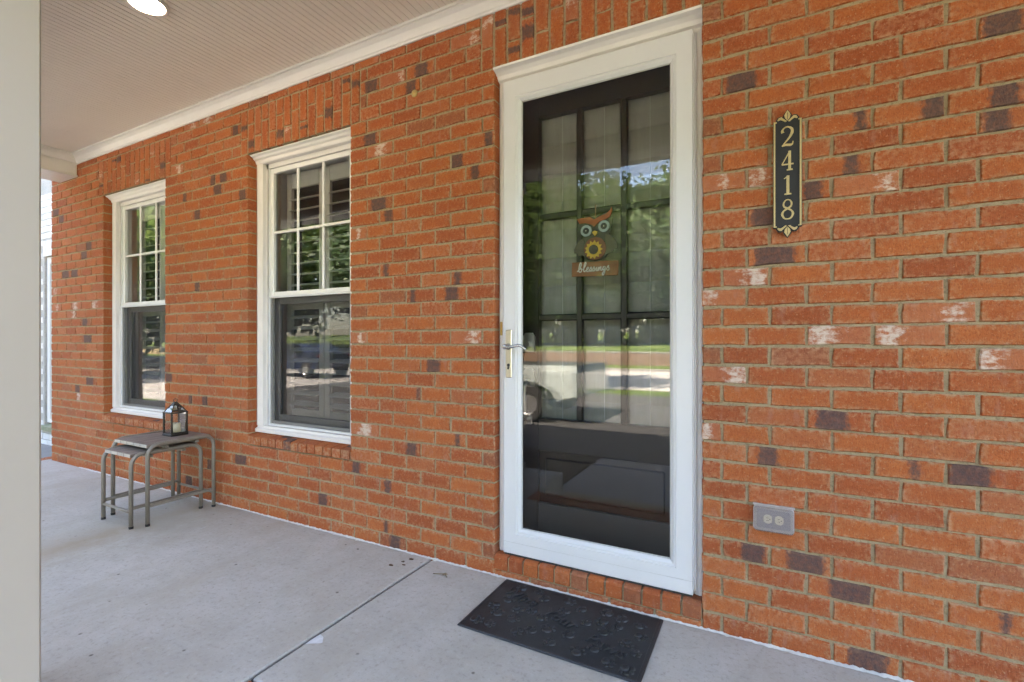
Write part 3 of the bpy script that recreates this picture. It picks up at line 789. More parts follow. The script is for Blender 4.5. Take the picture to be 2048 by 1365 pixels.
# ---- dark entry door behind the glass
EX0, EX1, EY = -1.176, -.280, .160
mb = MB(); st_ = .126; gx0, gx1, gz0, gz1 = EX0+st_, EX1-st_+.03, .79, 2.362
mb.cbox(EX0, gx0, EY, EY+.045, .14, 2.50); mb.cbox(gx1, EX1, EY, EY+.045, .14, 2.50)
mb.cbox(gx0, gx1, EY+.0005, EY+.045, gz1, 2.50); mb.cbox(gx0, gx1, EY+.0005, EY+.045, .62, gz0); mb.cbox(gx0, gx1, EY+.0005, EY+.045, .14, .35)
ed = mb.build('entry_door', M['door'], house, label='dark brown entry door with nine panes')
mb = MB(); mb.box(gx0, gx1, EY+.020, EY+.035, .349, .621); mb.cbox(gx0+.035, gx1-.035, EY+.006, EY+.021, .385, .585, .012); mb.build('panel', M['door'], ed)
cw = (gx1-gx0)/3; ch = (gz1-gz0)/3
for k in (1, 2):
    mb = MB(); mb.cbox(gx0+cw*k-.017, gx0+cw*k+.017, EY+.002, EY+.028, gz0, gz1, .006); mb.build('muntin', M['door'], ed)
    mb = MB(); mb.cbox(gx0, gx1, EY+.004, EY+.026, gz0+ch*k-.017, gz0+ch*k+.017, .006); mb.build('muntin', M['door'], ed)
for i in range(3):
    for k in range(3):
        mb = MB(); xa, za = gx0+cw*i, gz0+ch*k
        mb.add([(xa, EY+.030, za), (xa+cw, EY+.030, za), (xa+cw, EY+.030, za+ch), (xa, EY+.030, za+ch)], [(0, 1, 2, 3)]); mb.build('pane', M['lglass'], ed, fix=False)
dx = -1.100
mb = MB(); mb.exy([(dx-.032, 1.135), (dx+.032, 1.135), (dx+.032, 1.215), (dx+.02, 1.236), (dx-.02, 1.236), (dx-.032, 1.215)], EY-.014, EY-.0005); mb.lathe([(0, -.036), (.014, -.036), (.018, -.014)], (dx, EY, 1.175), 'y', 16)
mb.build('deadbolt', M['hardware'], ed)
mb = MB(); mb.exy([(dx-.032, .955), (dx+.032, .955), (dx+.032, 1.03), (dx+.018, 1.05), (dx-.018, 1.05), (dx-.032, 1.03)], EY-.016, EY-.0005); mb.cbox(dx-.016, dx+.016, EY-.014, EY-.0005, .755, .815, .004)
mb.tube([(dx, EY-.012, .985), (dx, EY-.045, .985), (dx, EY-.062, .96), (dx, EY-.066, .92), (dx, EY-.060, .86), (dx, EY-.052, .81), (dx, EY-.040, .785), (dx, EY-.012, .785)], [.011, .010, .0095, .009, .008, .008, .008, .009], 10)
mb.tube([(dx-.012, EY-.03, 1.005), (dx, EY-.06, 1.012), (dx+.012, EY-.03, 1.005)], .006, 8)
mb.build('handle_set', M['hardware'], ed)

# cloth shade hanging behind the door panes
rs = thing('roman_shade', 'pale stitched cloth shade hanging behind the panes of the dark door', 'shade', ((gx0+gx1)/2, .225, gz0))
mb = MB(); z = gz0-.05; prof = []
while z < gz1+.06:
    prof += [(.222, z), (.2215, z+.07), (.222, z+.140), (.2262, z+.1445)]; z += .149
nx = 24
for (y, z) in prof:
    for i in range(nx+1):
        x = gx0-.03+(gx1-gx0+.06)*i/nx; mb.v.append((x, y+.0015*math.sin(i*1.9+z*3), z))
for j in range(len(prof)-1):
    for i in range(nx): mb.f.append((j*(nx+1)+i, j*(nx+1)+i+1, (j+1)*(nx+1)+i+1, (j+1)*(nx+1)+i))
mb.build('cloth', M['shade'], rs, True)
for k in (1, 3, 5):
    mb = MB(); x = gx0+(gx1-gx0)*k/6; mb.box(x-.0015, x+.0015, .2175, .2205, gz0-.05, gz1+.05); mb.build('cord', M['sashgrey'], rs)

# ================================================================== NEIGHBOUR'S WHITE HOUSE
nb = thing('white_brick_house', 'white painted brick house with tall window, past the end of the red wall', 'house', (-9, .5, GZ))
NY = .415; NW = (-7.775, -6.86, .20, 2.215)
mb = MB(); a, b, z0, z1 = NW
mb.box(-14, a-.004, NY+.006, NY+.2, GZ-.1, 6); mb.box(b+.004, -6.345, NY+.006, NY+.2, GZ-.1, 6); mb.box(a-.004, b+.004, NY+.006, NY+.2, GZ-.1, z0-.09); mb.box(a-.004, b+.004, NY+.006, NY+.2, z1+.004, 6)
mb.box(-14, -13.8, NY+.2, 6, GZ-.1, 6); mb.box(-14, -6.345, 5.8, 6, GZ-.1, 6)
nw = mb.build('wall', M['wmortar'], nb)
mb = MB(); mb.exx([(0, 5.95), (3.2, 7.9), (6.4, 5.95), (6.4, 6.1), (3.2, 8.1), (0, 6.1)], -14.3, -6.65); mb.build('roof', M['asphalt'], nb)
for r in range(-4, 38):
    zc = zk(r)-CZ/2; x = -8.42+(.1 if r % 2 else 0)
    while x < -6.75:
        cx = x+.1; x += .2035
        if a-.1 < cx < b+.1 and z0-.10 < zc < z1+.21: continue
        if zc > 2.95: continue
        put_brick(nw, cx, NY+random.uniform(-.001, .001), zc, .193, .068, .03, rcol(), M['wbrick'])
for i in range(12):
    for zz, l in ((z1+.10, .19),):
        o = put_brick(nw, a-.03+i*.0785+.04, NY, zz, l, .066, .03, rcol(), M['wbrick'], 'soldier_brick'); o.rotation_euler = (0, PI/2, 0)
mb = MB(); mb.exx([(NY-.03, z0-.085), (NY-.03, z0-.035), (NY+.1, z0-.006), (NY+.1, z0-.085)], a-.06, b+.06)
t_ = NT('mossy_sill'); t_.done(t_.bsdf(t_.mix(t_.noise(t_.pos(), 14, 4), (.30, .29, .22), (.17, .19, .09)), .9)); mb.build('window_sill', t_.m, nb)
mb = MB()
mb.cbox(a, a+.07, NY+.03, NY+.12, z0, z1); mb.cbox(b-.07, b, NY+.03, NY+.12, z0, z1); mb.cbox(a+.07, b-.07, NY+.031, NY+.12, z1-.08, z1); mb.cbox(a+.07, b-.07, NY+.031, NY+.12, z0, z0+.05)
nwin = mb.build('window', M['vinyl'], nb)
mb = MB(); mb.cbox(a+.071, a+.125, NY+.06, NY+.09, z0+.05, z1-.08); mb.cbox(b-.125, b-.071, NY+.06, NY+.09, z0+.05, z1-.08); mb.cbox(a+.125, b-.125, NY+.061, NY+.09, 1.165, 1.215); mb.cbox(a+.125, b-.125, NY+.061, NY+.09, z1-.13, z1-.08)
mb.build('sash', M['sashgrey'], nwin)
for k in (1, 2):
    mb = MB(); c = a+.125+(b-a-.25)*k/3; mb.cbox(c-.01, c+.01, NY+.064, NY+.084, 1.215, z1-.13); mb.build('muntin', M['vinyl'], nwin)
mb = MB(); mb.cbox(a+.125, b-.125, NY+.066, NY+.082, 1.655, 1.675); mb.build('muntin', M['vinyl'], nwin)
for za, zb in ((z0+.05, 1.165), (1.215, z1-.13)):
    mb = MB(); mb.add([(a+.12, NY+.08, za), (b-.12, NY+.08, za), (b-.12, NY+.08, zb), (a+.12, NY+.08, zb)], [(0, 1, 2, 3)]); mb.build('pane', M['glass'], nwin, fix=False)
mb = MB(); mb.box(a-.05, b+.05, NY+.35, NY+.4, z0-.1, z1+.1); mb.build('dark_backing', M['dark'], nwin)  # room shade behind the panes, put in as a dark sheet
# brick edging and mulch strip at the end of the porch slab
be = struct(bpy.data.objects.new('brick_edging', None)); C.objects.link(be); be.location = (-6.55, -.8, -.1); be['label'] = 'brick edging past the end of the porch slab'
for i in range(24):
    o = put_brick(be, -6.505, .06-i*.0785, -.012, .194, .068, .07, rcol(), M['brick'], 'edging_brick')
    o.matrix_local = Matrix.Translation(o.location) @ Matrix.Rotation(-PI/2, 4, 'X') @ Matrix.Diagonal(o.scale).to_4x4()
mb = MB(); mb.box(-6.61, -6.402, -1.83, .3, GZ-.1, -.02); mb.build('edging_bed', M['mortar'], be)
mb = MB(); mb.box(-14, -6.612, -1.83, NY+.005, GZ-.1, -.06); struct(mb.build('side_path', M['walk']))

# ================================================================== THINGS ON THE PORCH
# nesting tables
def arc_frame(x, ya, yb, zt, r=.07, rad=.0125):
    """inverted U tube in a plane of constant x"""
    pts = [(x, ya, 0)]
    for i in range(9):
        a = PI - i*PI/16; pts.append((x, ya+r+r*math.cos(a), zt-r+r*math.sin(a)))
    for i in range(9):
        a = PI/2 - i*PI/16; pts.append((x, yb-r+r*math.cos(a), zt-r+r*math.sin(a)))
    pts.append((x, yb, 0))
    m = MB(); m.tube(pts, rad, 12); return m
def table(x0, x1, y0, y1, zt, ns, label, cross_front):
    t = thing('side_table', label, 'table', ((x0+x1)/2, (y0+y1)/2, 0), 'nesting slat tables by the wall')
    for x in (x0, x1):
        arc_frame(x, y0, y1, zt-.004).build('leg_frame', M['tube'], t, True)
        mb = MB(); mb.cbox(x-.009, x+.009, y0, y1, .118, .138, .003); mb.build('side_rail', M['tube'], t)
        for y in (y0, y1):
            mb = MB(); mb.lathe([(0, .0), (.0128, .0), (.0132, .012), (.0126, .016)], (x, y, 0), 'z', 12); mb.build('foot_cap', M['black'], t)
    yc = y0 if cross_front else y1
    mb = MB(); mb.tube([(x0, yc, .105), (x1, yc, .105)], .009, 10); mb.build('cross_rail', M['tube'], t, True)
    a, b = x0+.014, x1-.014; w_ = (b-a)/ns
    for i in range(ns):
        mb = MB(); mb.cbox(a+i*w_+.002, a+(i+1)*w_-.002, y0+.004, y1-.012, zt-.024, zt, .003); s = mb.build('slat', M['slat'], t)
        mb = MB(); mb.cbox(a+i*w_+.004, a+(i+1)*w_-.004, y0+.001, y0+.0036, zt-.022, zt-.002, .001); mb.build('end_cap', M['slat_end'], s)
    mb = MB(); mb.box(x0, x1, y0+.10, y0+.125, zt-.038, zt-.0245); mb.box(x0, x1, y1-.125, y1-.10, zt-.038, zt-.0245); mb.build('batten', M['tube'], t)
TB = .522
table(-3.965, -3.522, -.478, -.058, TB, 5, 'larger and taller of two nested slat tables, carrying the lantern', False)
table(-3.922, -3.565, -.550, -.122, .470, 4, 'smaller slat table tucked under the larger one, pulled out a little', True)
# lantern
LX, LY = -3.728, -.205
ln = thing('lantern', 'small dark metal candle lantern with glass sides on the taller nested table', 'lantern', (LX, LY, TB))
h = .05; zb = TB+.001
mb = MB(); mb.cbox(LX-h-.008, LX+h+.008, LY-h-.008, LY+h+.008, zb, zb+.014, .003); mb.cbox(LX-h, LX+h, LY-h, LY+h, zb+.0145, zb+.022, .002); mb.build('base', M['lantern'], ln)
for sx in (-1, 1):
    for sy in (-1, 1):
        mb = MB(); mb.box(LX+sx*h-.005, LX+sx*h+.005, LY+sy*h-.005, LY+sy*h+.005, zb+.0145, zb+.158); mb.build('post', M['lantern'], ln)
mb = MB()
for sy in (-1, 1): mb.box(LX-h-.006, LX+h+.006, LY+sy*h-.006, LY+sy*h+.006, zb+.1582, zb+.168)
for sx in (-1, 1): mb.box(LX+sx*h-.0058, LX+sx*h+.0058, LY-h+.0062, LY+h-.0062, zb+.1584, zb+.1678)
mb.build('top_frame', M['lantern'], ln)
for k, (q) in enumerate([((-h, -h), (h, -h)), ((h, -h), (h, h)), ((h, h), (-h, h)), ((-h, h), (-h, -h))]):
    (ax, ay), (bx, by) = q
    mb = MB(); mb.add([(LX+ax*.96, LY+ay*.96, zb+.022), (LX+bx*.96, LY+by*.96, zb+.022), (LX+bx*.96, LY+by*.96, zb+.16), (LX+ax*.96, LY+ay*.96, zb+.16)], [(0, 1, 2, 3)]); mb.build('pane', M['lglass'], ln, fix=False)
    mb = MB(); mb.add([(LX+ax*.98, LY+ay*.98, zb+.168), (LX+bx*.98, LY+by*.98, zb+.168), (LX+bx*.36, LY+by*.36, zb+.212), (LX+ax*.36, LY+ay*.36, zb+.212)], [(0, 1, 2, 3)]); mb.build('roof_pane', M['lglass'], ln, fix=False)
mb = MB()
for sx in (-1, 1):
    for sy in (-1, 1): mb.tube([(LX+sx*h, LY+sy*h, zb+.166), (LX+sx*h*.38, LY+sy*h*.38, zb+.214)], .0035, 6)
mb.build('roof_rib', M['lantern'], ln)
mb = MB(); mb.add([(LX-.024, LY-.024, zb+.211), (LX+.024, LY-.024, zb+.211), (LX+.024, LY+.024, zb+.211), (LX-.024, LY+.024, zb+.211), (LX-.008, LY-.008, zb+.236), (LX+.008, LY-.008, zb+.236), (LX+.008, LY+.008, zb+.236), (LX-.008, LY+.008, zb+.236)],
   [(0, 3, 2, 1), (4, 5, 6, 7), (0, 1, 5, 4), (1, 2, 6, 5), (2, 3, 7, 6), (3, 0, 4, 7)])
mb.build('cap', M['lantern'], ln)
mb = MB(); mb.tube([(LX, LY+.012*math.cos(i*PI/8), zb+.246+.012*math.sin(i*PI/8)) for i in range(17)], .0025, 6); mb.build('hanging_ring', M['lantern'], ln)
mb = MB(); mb.lathe([(0, .0), (.030, .0), (.0305, .06), (.027, .062), (.022, .058), (0, .057)], (LX+.004, LY, zb+.0225), 'z', 20); cd = mb.build('candle', M['ivory'], ln, True)
mb = MB(); mb.tube([(LX+.004, LY, zb+.078), (LX+.005, LY, zb+.090)], .0012, 6); mb.build('wick', M['black'], cd)
mb = MB(); mb.tube([(LX-.005, LY-h-.012, zb+.10), (LX-.012, LY-h-.020, zb+.10), (LX-.012, LY-h-.020, zb+.085)], .004, 8); mb.build('latch', M['lantern'], ln)

# doormat with raised paws and lettering
MX0, MX1, MY0, MY1 = -1.143, -.382, -.458, -.022
mat = thing('doormat', 'black rubber doormat with raised paw prints below the storm door', 'doormat', ((MX0+MX1)/2, (MY0+MY1)/2, 0))
mb = MB(); mb.cbox(MX0, MX1, MY0, MY1, .001, .008, .004); mb.build('mat_base', M['rubber'], mat)
mb = MB(); r_ = .016
for a in ((MX0+r_, MX1-r_, MY0+.004, MY0+r_), (MX0+r_, MX1-r_, MY1-r_, MY1-.004), (MX0+.004, MX0+r_, MY0+.004, MY1-.004), (MX1-r_, MX1-.004, MY0+.004, MY1-.004)):
    mb.cbox(a[0], a[1], a[2], a[3], .0075, .0098, .002)
mb.build('raised_border', M['rubber'], mat)
def dome(mb, cx, cy, rx, ry, z, hh, n=12):
    k = len(mb.v)
    for f, q in ((1, 0), (.86, .75), (.5, 1)):
        for i in range(n):
            a = 2*PI*i/n; mb.v.append((cx+rx*f*math.cos(a), cy+ry*f*math.sin(a), z+hh*q))
    mb.v.append((cx, cy, z+hh))
    for r in (0, 1):
        for i in range(n): mb.f.append((k+r*n+i, k+r*n+(i+1) % n, k+(r+1)*n+(i+1) % n, k+(r+1)*n+i))
    for i in range(n): mb.f.append((k+2*n+i, k+2*n+(i+1) % n, k+3*n))
pm = MB(); dome(pm, 0, -.006, .019, .016, 0, .0065)
for a, rr_ in ((-62, .026), (-22, .029), (22, .029), (62, .026)):
    q = math.radians(a); dome(pm, rr_*math.sin(q), -.004+rr_*math.cos(q), .0085, .0095, 0, .0055, 10)
pawmesh = None
rr = random.Random(11); placed = []
cxm, cym = (MX0+MX1)/2, (MY0+MY1)/2
words = [('Wipe', -.235, .098, -.25), ('Your', -.015, .016, -.30), ('Paws', .215, -.074, -.28)]
tries = 0
while len(placed) < 52 and tries < 6000:
    tries += 1
    x, y = rr.uniform(MX0+.05, MX1-.05), rr.uniform(MY0+.045, MY1-.045)
    if any(math.hypot(x-a, y-b) < .066 for a, b in placed): continue
    if any(abs(x-cxm-wx) < .105 and abs(y-cym-wy-(x-cxm-wx)*math.tan(wr)) < .046 for _, wx, wy, wr in words): continue
    placed.append((x, y))
    if pawmesh is None:
        o = pm.build('paw_print', M['rubber'], None); pawmesh = o.data; o.parent = mat
    else:
        o = bpy.data.objects.new('paw_print', pawmesh); C.objects.link(o); o.parent = mat
    o.location = Vector((x, y, .0078))-wloc(mat); o.rotation_euler = (0, 0, rr.uniform(0, 2*PI)); s_ = rr.uniform(.85, 1.1); o.scale = (s_, s_, 1)
def text_mesh(body, size, ext, shear=0.0, bevel=0.0):
    cu = bpy.data.curves.new('t', 'FONT'); cu.body = body; cu.size = size; cu.extrude = ext; cu.shear = shear; cu.align_x = 'CENTER'; cu.align_y = 'CENTER'; cu.resolution_u = 3; cu.bevel_depth = bevel
    o = bpy.data.objects.new('t', cu); C.objects.link(o)
    dg = bpy.context.evaluated_depsgraph_get(); dg.update(); me = bpy.data.meshes.new_from_object(o.evaluated_get(dg))
    bpy.data.objects.remove(o); return me
for wd_, wx, wy, wr in words:
    me = text_mesh(wd_, .085, .0035, .1, .001); me.materials.clear(); me.materials.append(M['rubber'])
    o = bpy.data.objects.new('lettering', me); C.objects.link(o); o.parent = mat
    o.location = Vector((cxm+wx, cym+wy, .0098))-wloc(mat); o.rotation_euler = (0, 0, wr)

# ribbons for hand drawn digits and script
def ribbon(mb, pts, widths, yf, yb, o=(0, 0), sc=1.0, smooth=5):
    """flat stroke of varying width through (x,z) points, facing -y"""
    P = [Vector((p[0], p[1])) for p in pts]; Wd = list(widths) if isinstance(widths, (list, tuple)) else [widths]*len(P)
    Q = []; Ww = []
    for i in range(len(P)-1):
        p0 = P[max(0, i-1)]; p1 = P[i]; p2 = P[i+1]; p3 = P[min(len(P)-1, i+2)]
        for k in range(smooth):
            t = k/smooth
            Q.append(.5*((2*p1)+(p2-p0)*t+(2*p0-5*p1+4*p2-p3)*t*t+(3*p1-p0-3*p2+p3)*t**3)); Ww.append(Wd[i]*(1-t)+Wd[i+1]*t)
    Q.append(P[-1]); Ww.append(Wd[-1])
    L, R_ = [], []
    for i, q in enumerate(Q):
        d = (Q[min(i+1, len(Q)-1)]-Q[max(i-1, 0)])
        d = d.normalized() if d.length > 1e-9 else Vector((1, 0)); nn = Vector((-d.y, d.x))*Ww[i]/2
        L.append(q+nn); R_.append(q-nn)
    m = len(Q); vs = []
    for y in (yf, yb):
        for q in L+R_: vs.append((o[0]+q.x*sc, y, o[1]+q.y*sc))
    fs = []
    for i in range(m-1):
        fs += [(i, i+1, m+i+1, m+i), (2*m+i, 3*m+i, 3*m+i+1, 2*m+i+1), (i, 2*m+i, 2*m+i+1, i+1), (m+i, m+i+1, 3*m+i+1, 3*m+i)]
    fs += [(0, m, 3*m, 2*m), (m-1, 3*m-1, 4*m-1, 2*m-1)]
    mb.add(vs, fs)
# house number plaque
PX, PZ0, PZ1 = .076, 1.628, 2.040; pw = .0485
pq = thing('house_number_plaque', 'black vertical plaque with gold border and number 2418 on the brick wall', 'plaque', (PX, -.004, (PZ0+PZ1)/2))
def fin(s, zc):
    """outline of the leaf crest at an end, pointing s"""
    return [(x, zc+s*z) for x, z in [(-.036, -.002), (-.036, .004), (-.030, .013), (-.020, .016), (-.013, .012), (-.013, .018), (-.006, .029), (0, .037), (.006, .029), (.013, .018), (.013, .012), (.020, .016), (.030, .013), (.036, .004), (.036, -.002)]]
mb = MB(); mb.cbox(PX-pw, PX+pw, -.0145, -.005, PZ0, PZ1, .002)
for s, zc in ((1, PZ1), (-1, PZ0)):
    mb.plate([(x*1.08, zc+(z-zc)*1.08) for x, z in fin(s, zc)], -.0142, -.0052, (PX, 0))
mb.build('backplate', M['black'], pq)
bw_ = .006; mb = MB()
mb.box(PX-pw+.002, PX-pw+.002+bw_, -.0185, -.0146, PZ0+.003, PZ1-.003); mb.box(PX+pw-.002-bw_, PX+pw-.002, -.0185, -.0146, PZ0+.003, PZ1-.003)
for zc in (PZ0+.003, PZ1-.003-.004):
    mb.box(PX-pw+.002+bw_, PX-.036, -.018, -.0146, zc, zc+.004); mb.box(PX+.036, PX+pw-.002-bw_, -.018, -.0146, zc, zc+.004)
mb.build('border', M['gold'], pq)
for s, zc in ((1, PZ1), (-1, PZ0)):
    mb = MB()
    lf = lambda pts: [(x, zc+s*z) for x, z in pts]
    mb.plate(lf([(0, .036), (.0055, .027), (.0105, .018), (.009, .008), (.0, -.003), (-.009, .008), (-.0105, .018), (-.0055, .027)]), -.019, -.0144, (PX, 0))
    for k in (-1, 1):
        mb.plate(lf([(k*x, z) for x, z in [(.002, -.006), (.012, .004), (.020, .0125), (.029, .010), (.034, .002), (.030, .000), (.024, .003), (.016, -.001), (.008, -.008)]]), -.0185, -.0144, (PX, 0))
    mb.build('leaf_crest', M['gold'], pq)
    mb = MB(); mb.box(PX-.0008, PX+.0008, -.0193, -.0189, min(zc, zc+s*.026), max(zc, zc+s*.026)); mb.build('leaf_vein', M['black'], pq)
dig = {
 '2': [([(-.30, .24), (-.34, .34), (-.22, .48), (.02, .52), (.26, .40), (.28, .20), (.10, -.06), (-.18, -.30), (-.34, -.46)], [.16, .12, .07, .07, .12, .15, .10, .06, .05]), ([(-.36, -.45), (-.1, -.41), (.16, -.44), (.30, -.40), (.35, -.26)], [.07, .12, .13, .08, .04])],
 '4': [([(.13, .52), (.13, 0), (.13, -.42)], .14), ([(.15, .52), (-.12, .16), (-.36, -.16)], .055), ([(-.38, -.17), (0, -.17), (.38, -.17)], .075), ([(-.06, -.46), (.13, -.46), (.32, -.46)], .075)],
 '1': [([(.02, .50), (.02, 0), (.02, -.42)], .15), ([(-.22, .36), (-.10, .41), (.03, .50)], .05), ([(-.20, -.46), (.02, -.46), (.24, -.46)], .075)],
 '8': [([(0, .05), (-.22, .16), (-.25, .33), (-.14, .47), (0, .51), (.15, .47), (.25, .33), (.21, .16), (0, .05)], [.10, .09, .09, .06, .05, .06, .09, .09, .10]), ([(0, .05), (-.24, -.07), (-.34, -.24), (-.22, -.44), (0, -.50), (.22, -.44), (.34, -.24), (.24, -.07), (0, .05)], [.10, .08, .12, .08, .06, .08, .12, .08, .10])],
}
for i, ch_ in enumerate('2418'):
    mb = MB()
    for pts, wd_ in dig[ch_]:
        wl = [q*.92 for q in wd_] if isinstance(wd_, list) else wd_*.92
        ribbon(mb, [(x*.72, z) for x, z in pts], wl, -.0172-.0002*len(mb.v) % .0006, -.0146, (PX+.0005, PZ1-.066-i*.0925), .073)
    mb.build('digit', M['gold'], pq)

# outlet under a clear weather cover
OX, OZ = .029, .500
oc = thing('outlet_cover', 'electrical outlet under a clear weatherproof cover low on the brick wall', 'outlet', (OX, -.002, OZ))
def rrect(hx_, hz_, r, n=5):
    pts = []
    for cx, cz, a0 in ((hx_-r, hz_-r, 0), (-hx_+r, hz_-r, 90), (-hx_+r, -hz_+r, 180), (hx_-r, -hz_+r, 270)):
        for i in range(n+1): a = math.radians(a0+90*i/n); pts.append((cx+r*math.cos(a), cz+r*math.sin(a)))
    return pts
t_ = NT('cover_plastic'); d_ = t_.bsdf((.42, .37, .35), .35); tr_ = t_.n('BsdfTransparent'); tr_.inputs[0].default_value = (.82, .78, .77, 1); mx_ = t_.n('MixShader'); mx_.inputs[0].default_value = .30; t_.l(tr_.outputs[0], mx_.inputs[1]); t_.l(d_, mx_.inputs[2]); M['clear'] = t_.done(mx_.outputs[0])
M['boxgrey'] = plain('outlet_box_grey', (.40, .36, .35), .5, 0, .08, 60)
mb = MB(); mb.plate(rrect(.070, .048, .012), -.012, -.001, (OX, OZ)); mb.build('gasket_plate', M['boxgrey'], oc)
mb = MB(); mb.plate(rrect(.058, .036, .008), -.0135, -.0121, (OX, OZ)); mb.build('inner_plate', plain('outlet_plate', (.27, .25, .27), .5), oc)
for k in (-1, 1):
    mb = MB(); mb.plate([(max(-.0145, min(.0145, x)), z) for x, z in circ(.017, 20)], -.0165, -.0136, (OX+k*.0195, OZ)); rc = mb.build('receptacle', M['ivory'], oc)
    mb = MB()
    for zq in (-.005, .005): mb.box(OX+k*.0195-.005, OX+k*.0195+.003, -.0168, -.0166, OZ+zq-.0009, OZ+zq+.0009)
    mb.plate(circ(.0022, 10), -.0168, -.0166, (OX+k*.0195+.007, OZ)); mb.build('slot', M['black'], rc)
mb = MB(); a_, b_ = rrect(.068, .046, .012), rrect(.058, .036, .010); n = len(a_)
mb.v = [(OX+x, -.013, OZ+z) for x, z in a_]+[(OX+x*.985, -.030, OZ+z*.98) for x, z in a_]+[(OX+x, -.037, OZ+z) for x, z in b_]
mb.f = [(r*n+i, r*n+(i+1) % n, (r+1)*n+(i+1) % n, (r+1)*n+i) for r in (0, 1) for i in range(n)]+[tuple(range(2*n, 3*n))]
mb.build('clear_cover', M['clear'], oc)
mb = MB(); mb.cbox(OX-.072, OX+.072, -.016, -.002, OZ+.0485, OZ+.055, .002); mb.build('hinge_lip', M['boxgrey'], oc)

# small round fitting on the wall
KX, KZ = wall_pt(829, 187)
kb = thing('wall_button', 'small round brass coloured fitting high on the brick wall left of the door', 'wall fitting', (KX, 0, KZ))
mb = MB(); mb.lathe([(0, -.007), (.010, -.007), (.0185, -.005), (.021, -.001), (.021, .004)], (KX, 0, KZ), 'y', 24); mb.build('disc', plain('aged_brass', (.42, .30, .12), .5, .4), kb, True)
mb = MB(); mb.lathe([(0, -.011), (.004, -.011), (.007, -.0072)], (KX, 0, KZ), 'y', 16); mb.build('hub', M['brass'], kb, True)

# owl hanging between the doors
OWX, OWZ = -.728, 1.69; YO = .118
owl = thing('owl_hanger', 'painted owl sign with sunflower and the word blessings, hanging inside the door glass', 'sign', (OWX, YO, OWZ))
om = lambda n_, c: plain('owl_'+n_, c, .55, 0, .15, 50, .1)
OB, OW_, OO, OE, OK_, OR, OY, OC, OS, OL = om('body', (.045, .036, .026)), om('wing', (.095, .078, .042)), om('brow', (.42, .075, .022)), om('eye', (.38, .46, .47)), om('pupil', (.01, .01, .02)), om('belly', (.22, .055, .02)), om('petal', (.75, .48, .05)), om('centre', (.05, .025, .015)), om('board', (.26, .085, .02)), om('letters', (.75, .72, .64))
def pl(name, pts, yf, yb, m_, par=owl):
    mb = MB(); mb.plate(pts, yf, yb, (OWX, OWZ)); return mb.build(name, m_, par)
body = [(-.078, .052), (-.062, .105), (-.03, .112), (0, .100), (.03, .116), (.066, .120), (.086, .085), (.078, .045), (.066, .02), (.072, -.03), (.064, -.075), (.04, -.102), (.0, -.108), (-.04, -.100), (-.066, -.070), (-.070, -.02), (-.062, .02)]
pl('body', body, YO, YO+.006, OB)
pl('wing', [(-.060, .008), (-.088, -.012), (-.108, -.048), (-.106, -.066), (-.092, -.064), (-.084, -.078), (-.066, -.076), (-.052, -.085), (-.05, -.03)], YO-.004, YO-.0005, OW_)
pl('wing', [(.052, .016), (.076, .008), (.100, -.016), (.112, -.046), (.108, -.060), (.094, -.060), (.086, -.076), (.066, -.078), (.05, -.085), (.05, -.03)], YO-.004, YO-.0005, OW_)
pl('brow', [(-.092, .102), (-.060, .104), (-.025, .104), (-.004, .090), (.022, .102), (.056, .112), (.076, .128), (.082, .142), (.086, .124), (.074, .096), (.048, .084), (.022, .078), (-.004, .056), (-.022, .070), (-.05, .078), (-.078, .078)], YO-.008, YO-.0005, OO)
for ex, ez in ((-.045, .040), (.044, .054)):
    e_ = pl('eye', circ(.028, 24, ex, ez), YO-.006, YO-.0005, OE); pl('pupil', circ(.0155, 20, ex, ez), YO-.0085, YO-.0062, OK_, e_); pl('glint', circ(.0028, 10, ex, ez), YO-.0092, YO-.0087, OL, e_)
pl('beak', [(-.012, .032), (.0, .036), (.013, .032), (.012, .024), (.0, .010), (-.012, .026)], YO-.010, YO-.0005, OY)
pl('belly', circ(.055, 32, .0, -.050), YO-.007, YO-.0005, OR)
for i in range(13):
    a = 2*PI*i/13; u = (math.cos(a), math.sin(a)); v = (-u[1], u[0])
    pl('petal', [(-.006+u[0]*r+v[0]*w_, -.055+u[1]*r+v[1]*w_) for r, w_ in ((.018, -.007), (.033, -.0085), (.046, 0), (.033, .0085), (.018, .007))], YO-.0095, YO-.0072, OY)
pl('flower_centre', circ(.0225, 24, -.006, -.055), YO-.013, YO-.0098, OC)
bd = pl('board', [(-.116, -.110), (.116, -.116), (.112, -.186), (-.118, -.180)], YO-.010, YO-.001, OS)
sc = .0295
